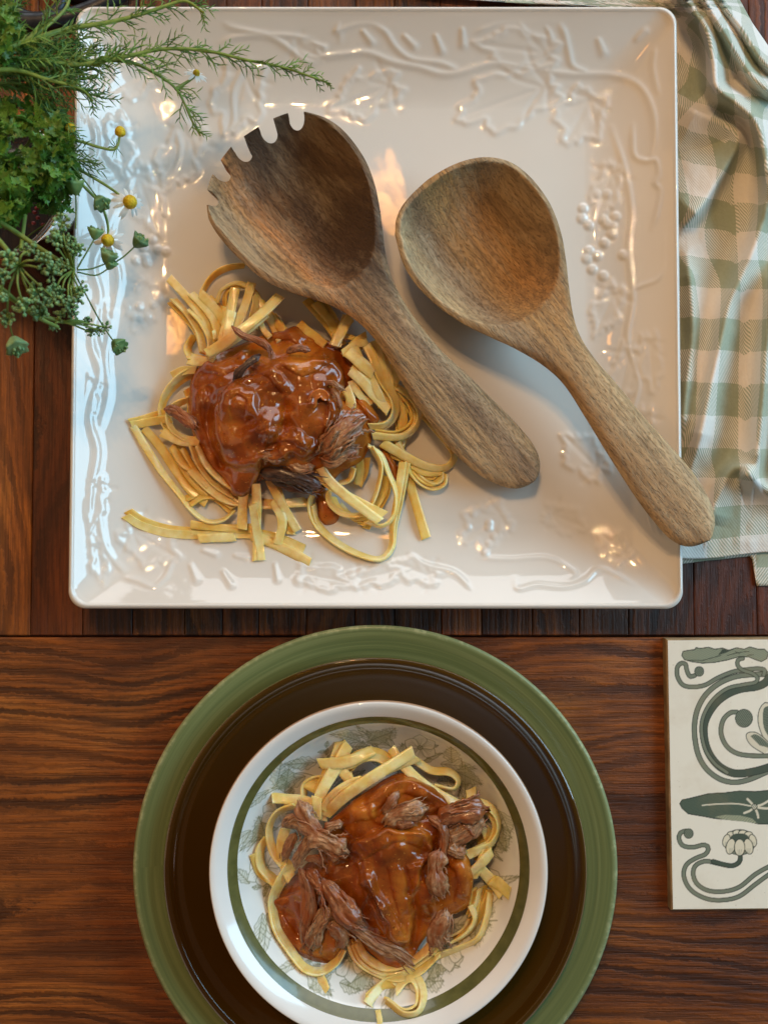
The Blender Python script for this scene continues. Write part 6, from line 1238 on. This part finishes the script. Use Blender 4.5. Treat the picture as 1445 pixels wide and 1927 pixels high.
stem_t = thing("herb_twig", "pale stem crossing the big umbel at the left edge", "herb", tuple(AT(-40, 500, .1))); stem_part(stem_t, path3([(-40, 510), (10, 548), (60, 590), (110, 616)], [122, 116, 104, 92], 24), .0011, .0009)
# -- curly parsley
def parsley_leaf_mesh(seed):
    # three cut lobes, each toothed, curling up at the edge
    rr = random.Random(seed); V = [(0, 0, 0)]; F = []; n = 0
    for la, ll in ((-1.15, .78), (-.55, .62), (0, 1.0), (.55, .62), (1.15, .78)):
        la += rr.uniform(-.12, .12); i0 = len(V); prof = [(.25, .06), (.42, .14), (.50, .36), (.60, .14), (.74, .30), (.80, .10), (1.05, 0)]; L_ = ll*rr.uniform(.85, 1.15)
        side1 = [(x*L_, y*L_) for x, y in prof]; side2 = [(x*L_, -y*L_) for x, y in prof[-2::-1]]
        for x, y in side1+side2: V.append((x*math.cos(la)-y*math.sin(la), x*math.sin(la)+y*math.cos(la), .9*y*y+.16*math.sin(x*6+seed)*x+rr.uniform(-.04, .04)))
        k = len(side1+side2)
        V.append((.55*L_*math.cos(la), .55*L_*math.sin(la), -.04)); c = len(V)-1
        for j in range(k-1): F.append((c, i0+j, i0+j+1))
        F.append((c, i0+k-1, 0)); F.append((c, 0, i0))
    me = bpy.data.meshes.new("leaf"); me.from_pydata(V, [], F); me.update(); me.polygons.foreach_set('use_smooth', np.ones(len(F), bool)); set_attr(me, 'tint', np.tile(tint_of(rr, 1.0), (len(V), 1))); me.materials.append(M_PARS); return me
PM = [parsley_leaf_mesh(k) for k in range(9)]
def parsley(label, c, zc, rx, ry, rz, n, seed, size):
    rr = random.Random(seed); base = AT(c[0], c[1], zc/1000-.03); T = thing("parsley_bunch", label, "parsley", tuple(base))
    for i in range(4):
        e = AT(c[0]+rr.uniform(-.5, .5)*rx, c[1]+rr.uniform(-.5, .5)*ry, zc/1000); stem_part(T, catmull(np.stack([base, (base+e)/2+np.array([.003, 0, 0]), e]), 10), .0009, .0006)
    for i in range(n):
        a = rr.uniform(0, 2*PI); q = math.sqrt(rr.random()); x, y = c[0]+math.cos(a)*rx*q, c[1]+math.sin(a)*ry*q; z = zc+rz*(1-q*q)*rr.uniform(.2, 1)-rz*q*rr.uniform(0, .9)
        p = AT(x, y, z/1000); o = bpy.data.objects.new("leaf", PM[rr.randrange(9)]); COL.objects.link(o); o.parent = T; o.location = Vector(p)-Vector(base)
        o.rotation_euler = (rr.gauss(0, .6)+.2, rr.gauss(0, .6), math.atan2(-(y-c[1]), x-c[0])+rr.gauss(0, .7)); s = size*rr.uniform(.7, 1.25); o.scale = (s, s*rr.uniform(.8, 1.1), s)
parsley("dense curly parsley at the left edge below the feathery sprigs", (40, 285), 82, 92, 95, 24, 295, 3, .0068)
parsley("lighter parsley leaves hanging at the left edge above the umbel", (0, 372), 90, 46, 48, 14, 110, 4, .0076)
parsley("ragged parsley fringe beside the platter's left rim", (100, 330), 66, 42, 62, 14, 130, 5, .0058)
parsley("parsley tuft in the upper left corner of the photo", (2, 60), 104, 26, 58, 12, 70, 6, .0064)
# -- pink seeds and a twig in the jar's shade
t_ = NT("pink_berry"); t_.base(t_.ramp(t_.noise(t_.coord(), 300), [(.3, srgb(150, 44, 44)), (.7, srgb(190, 80, 76))])); t_.set(Roughness=.4)
BT = thing("berry_twig", "thin twig with tiny pink berries below the parsley", "herb", tuple(AT(70, 400, .03))); stem_part(BT, path3([(30, 470), (60, 440), (100, 412), (118, 380)], [40, 46, 50, 52], 20), .0005, .0004)
for (x, y) in ((64, 420), (72, 410), (82, 423), (70, 392), (66, 400), (112, 385), (118, 372)):
    B = Bag(); p = AT(x, y, .048); v, f = tube(np.stack([p-np.array([.0012, 0, 0]), p-np.array([.0006, 0, 0]), p+np.array([.0006, 0, 0]), p+np.array([.0012, 0, 0])]), [.0002, .0010, .0010, .0002], 8); B.add(v, f); B.build("berry", t_.m, BT)
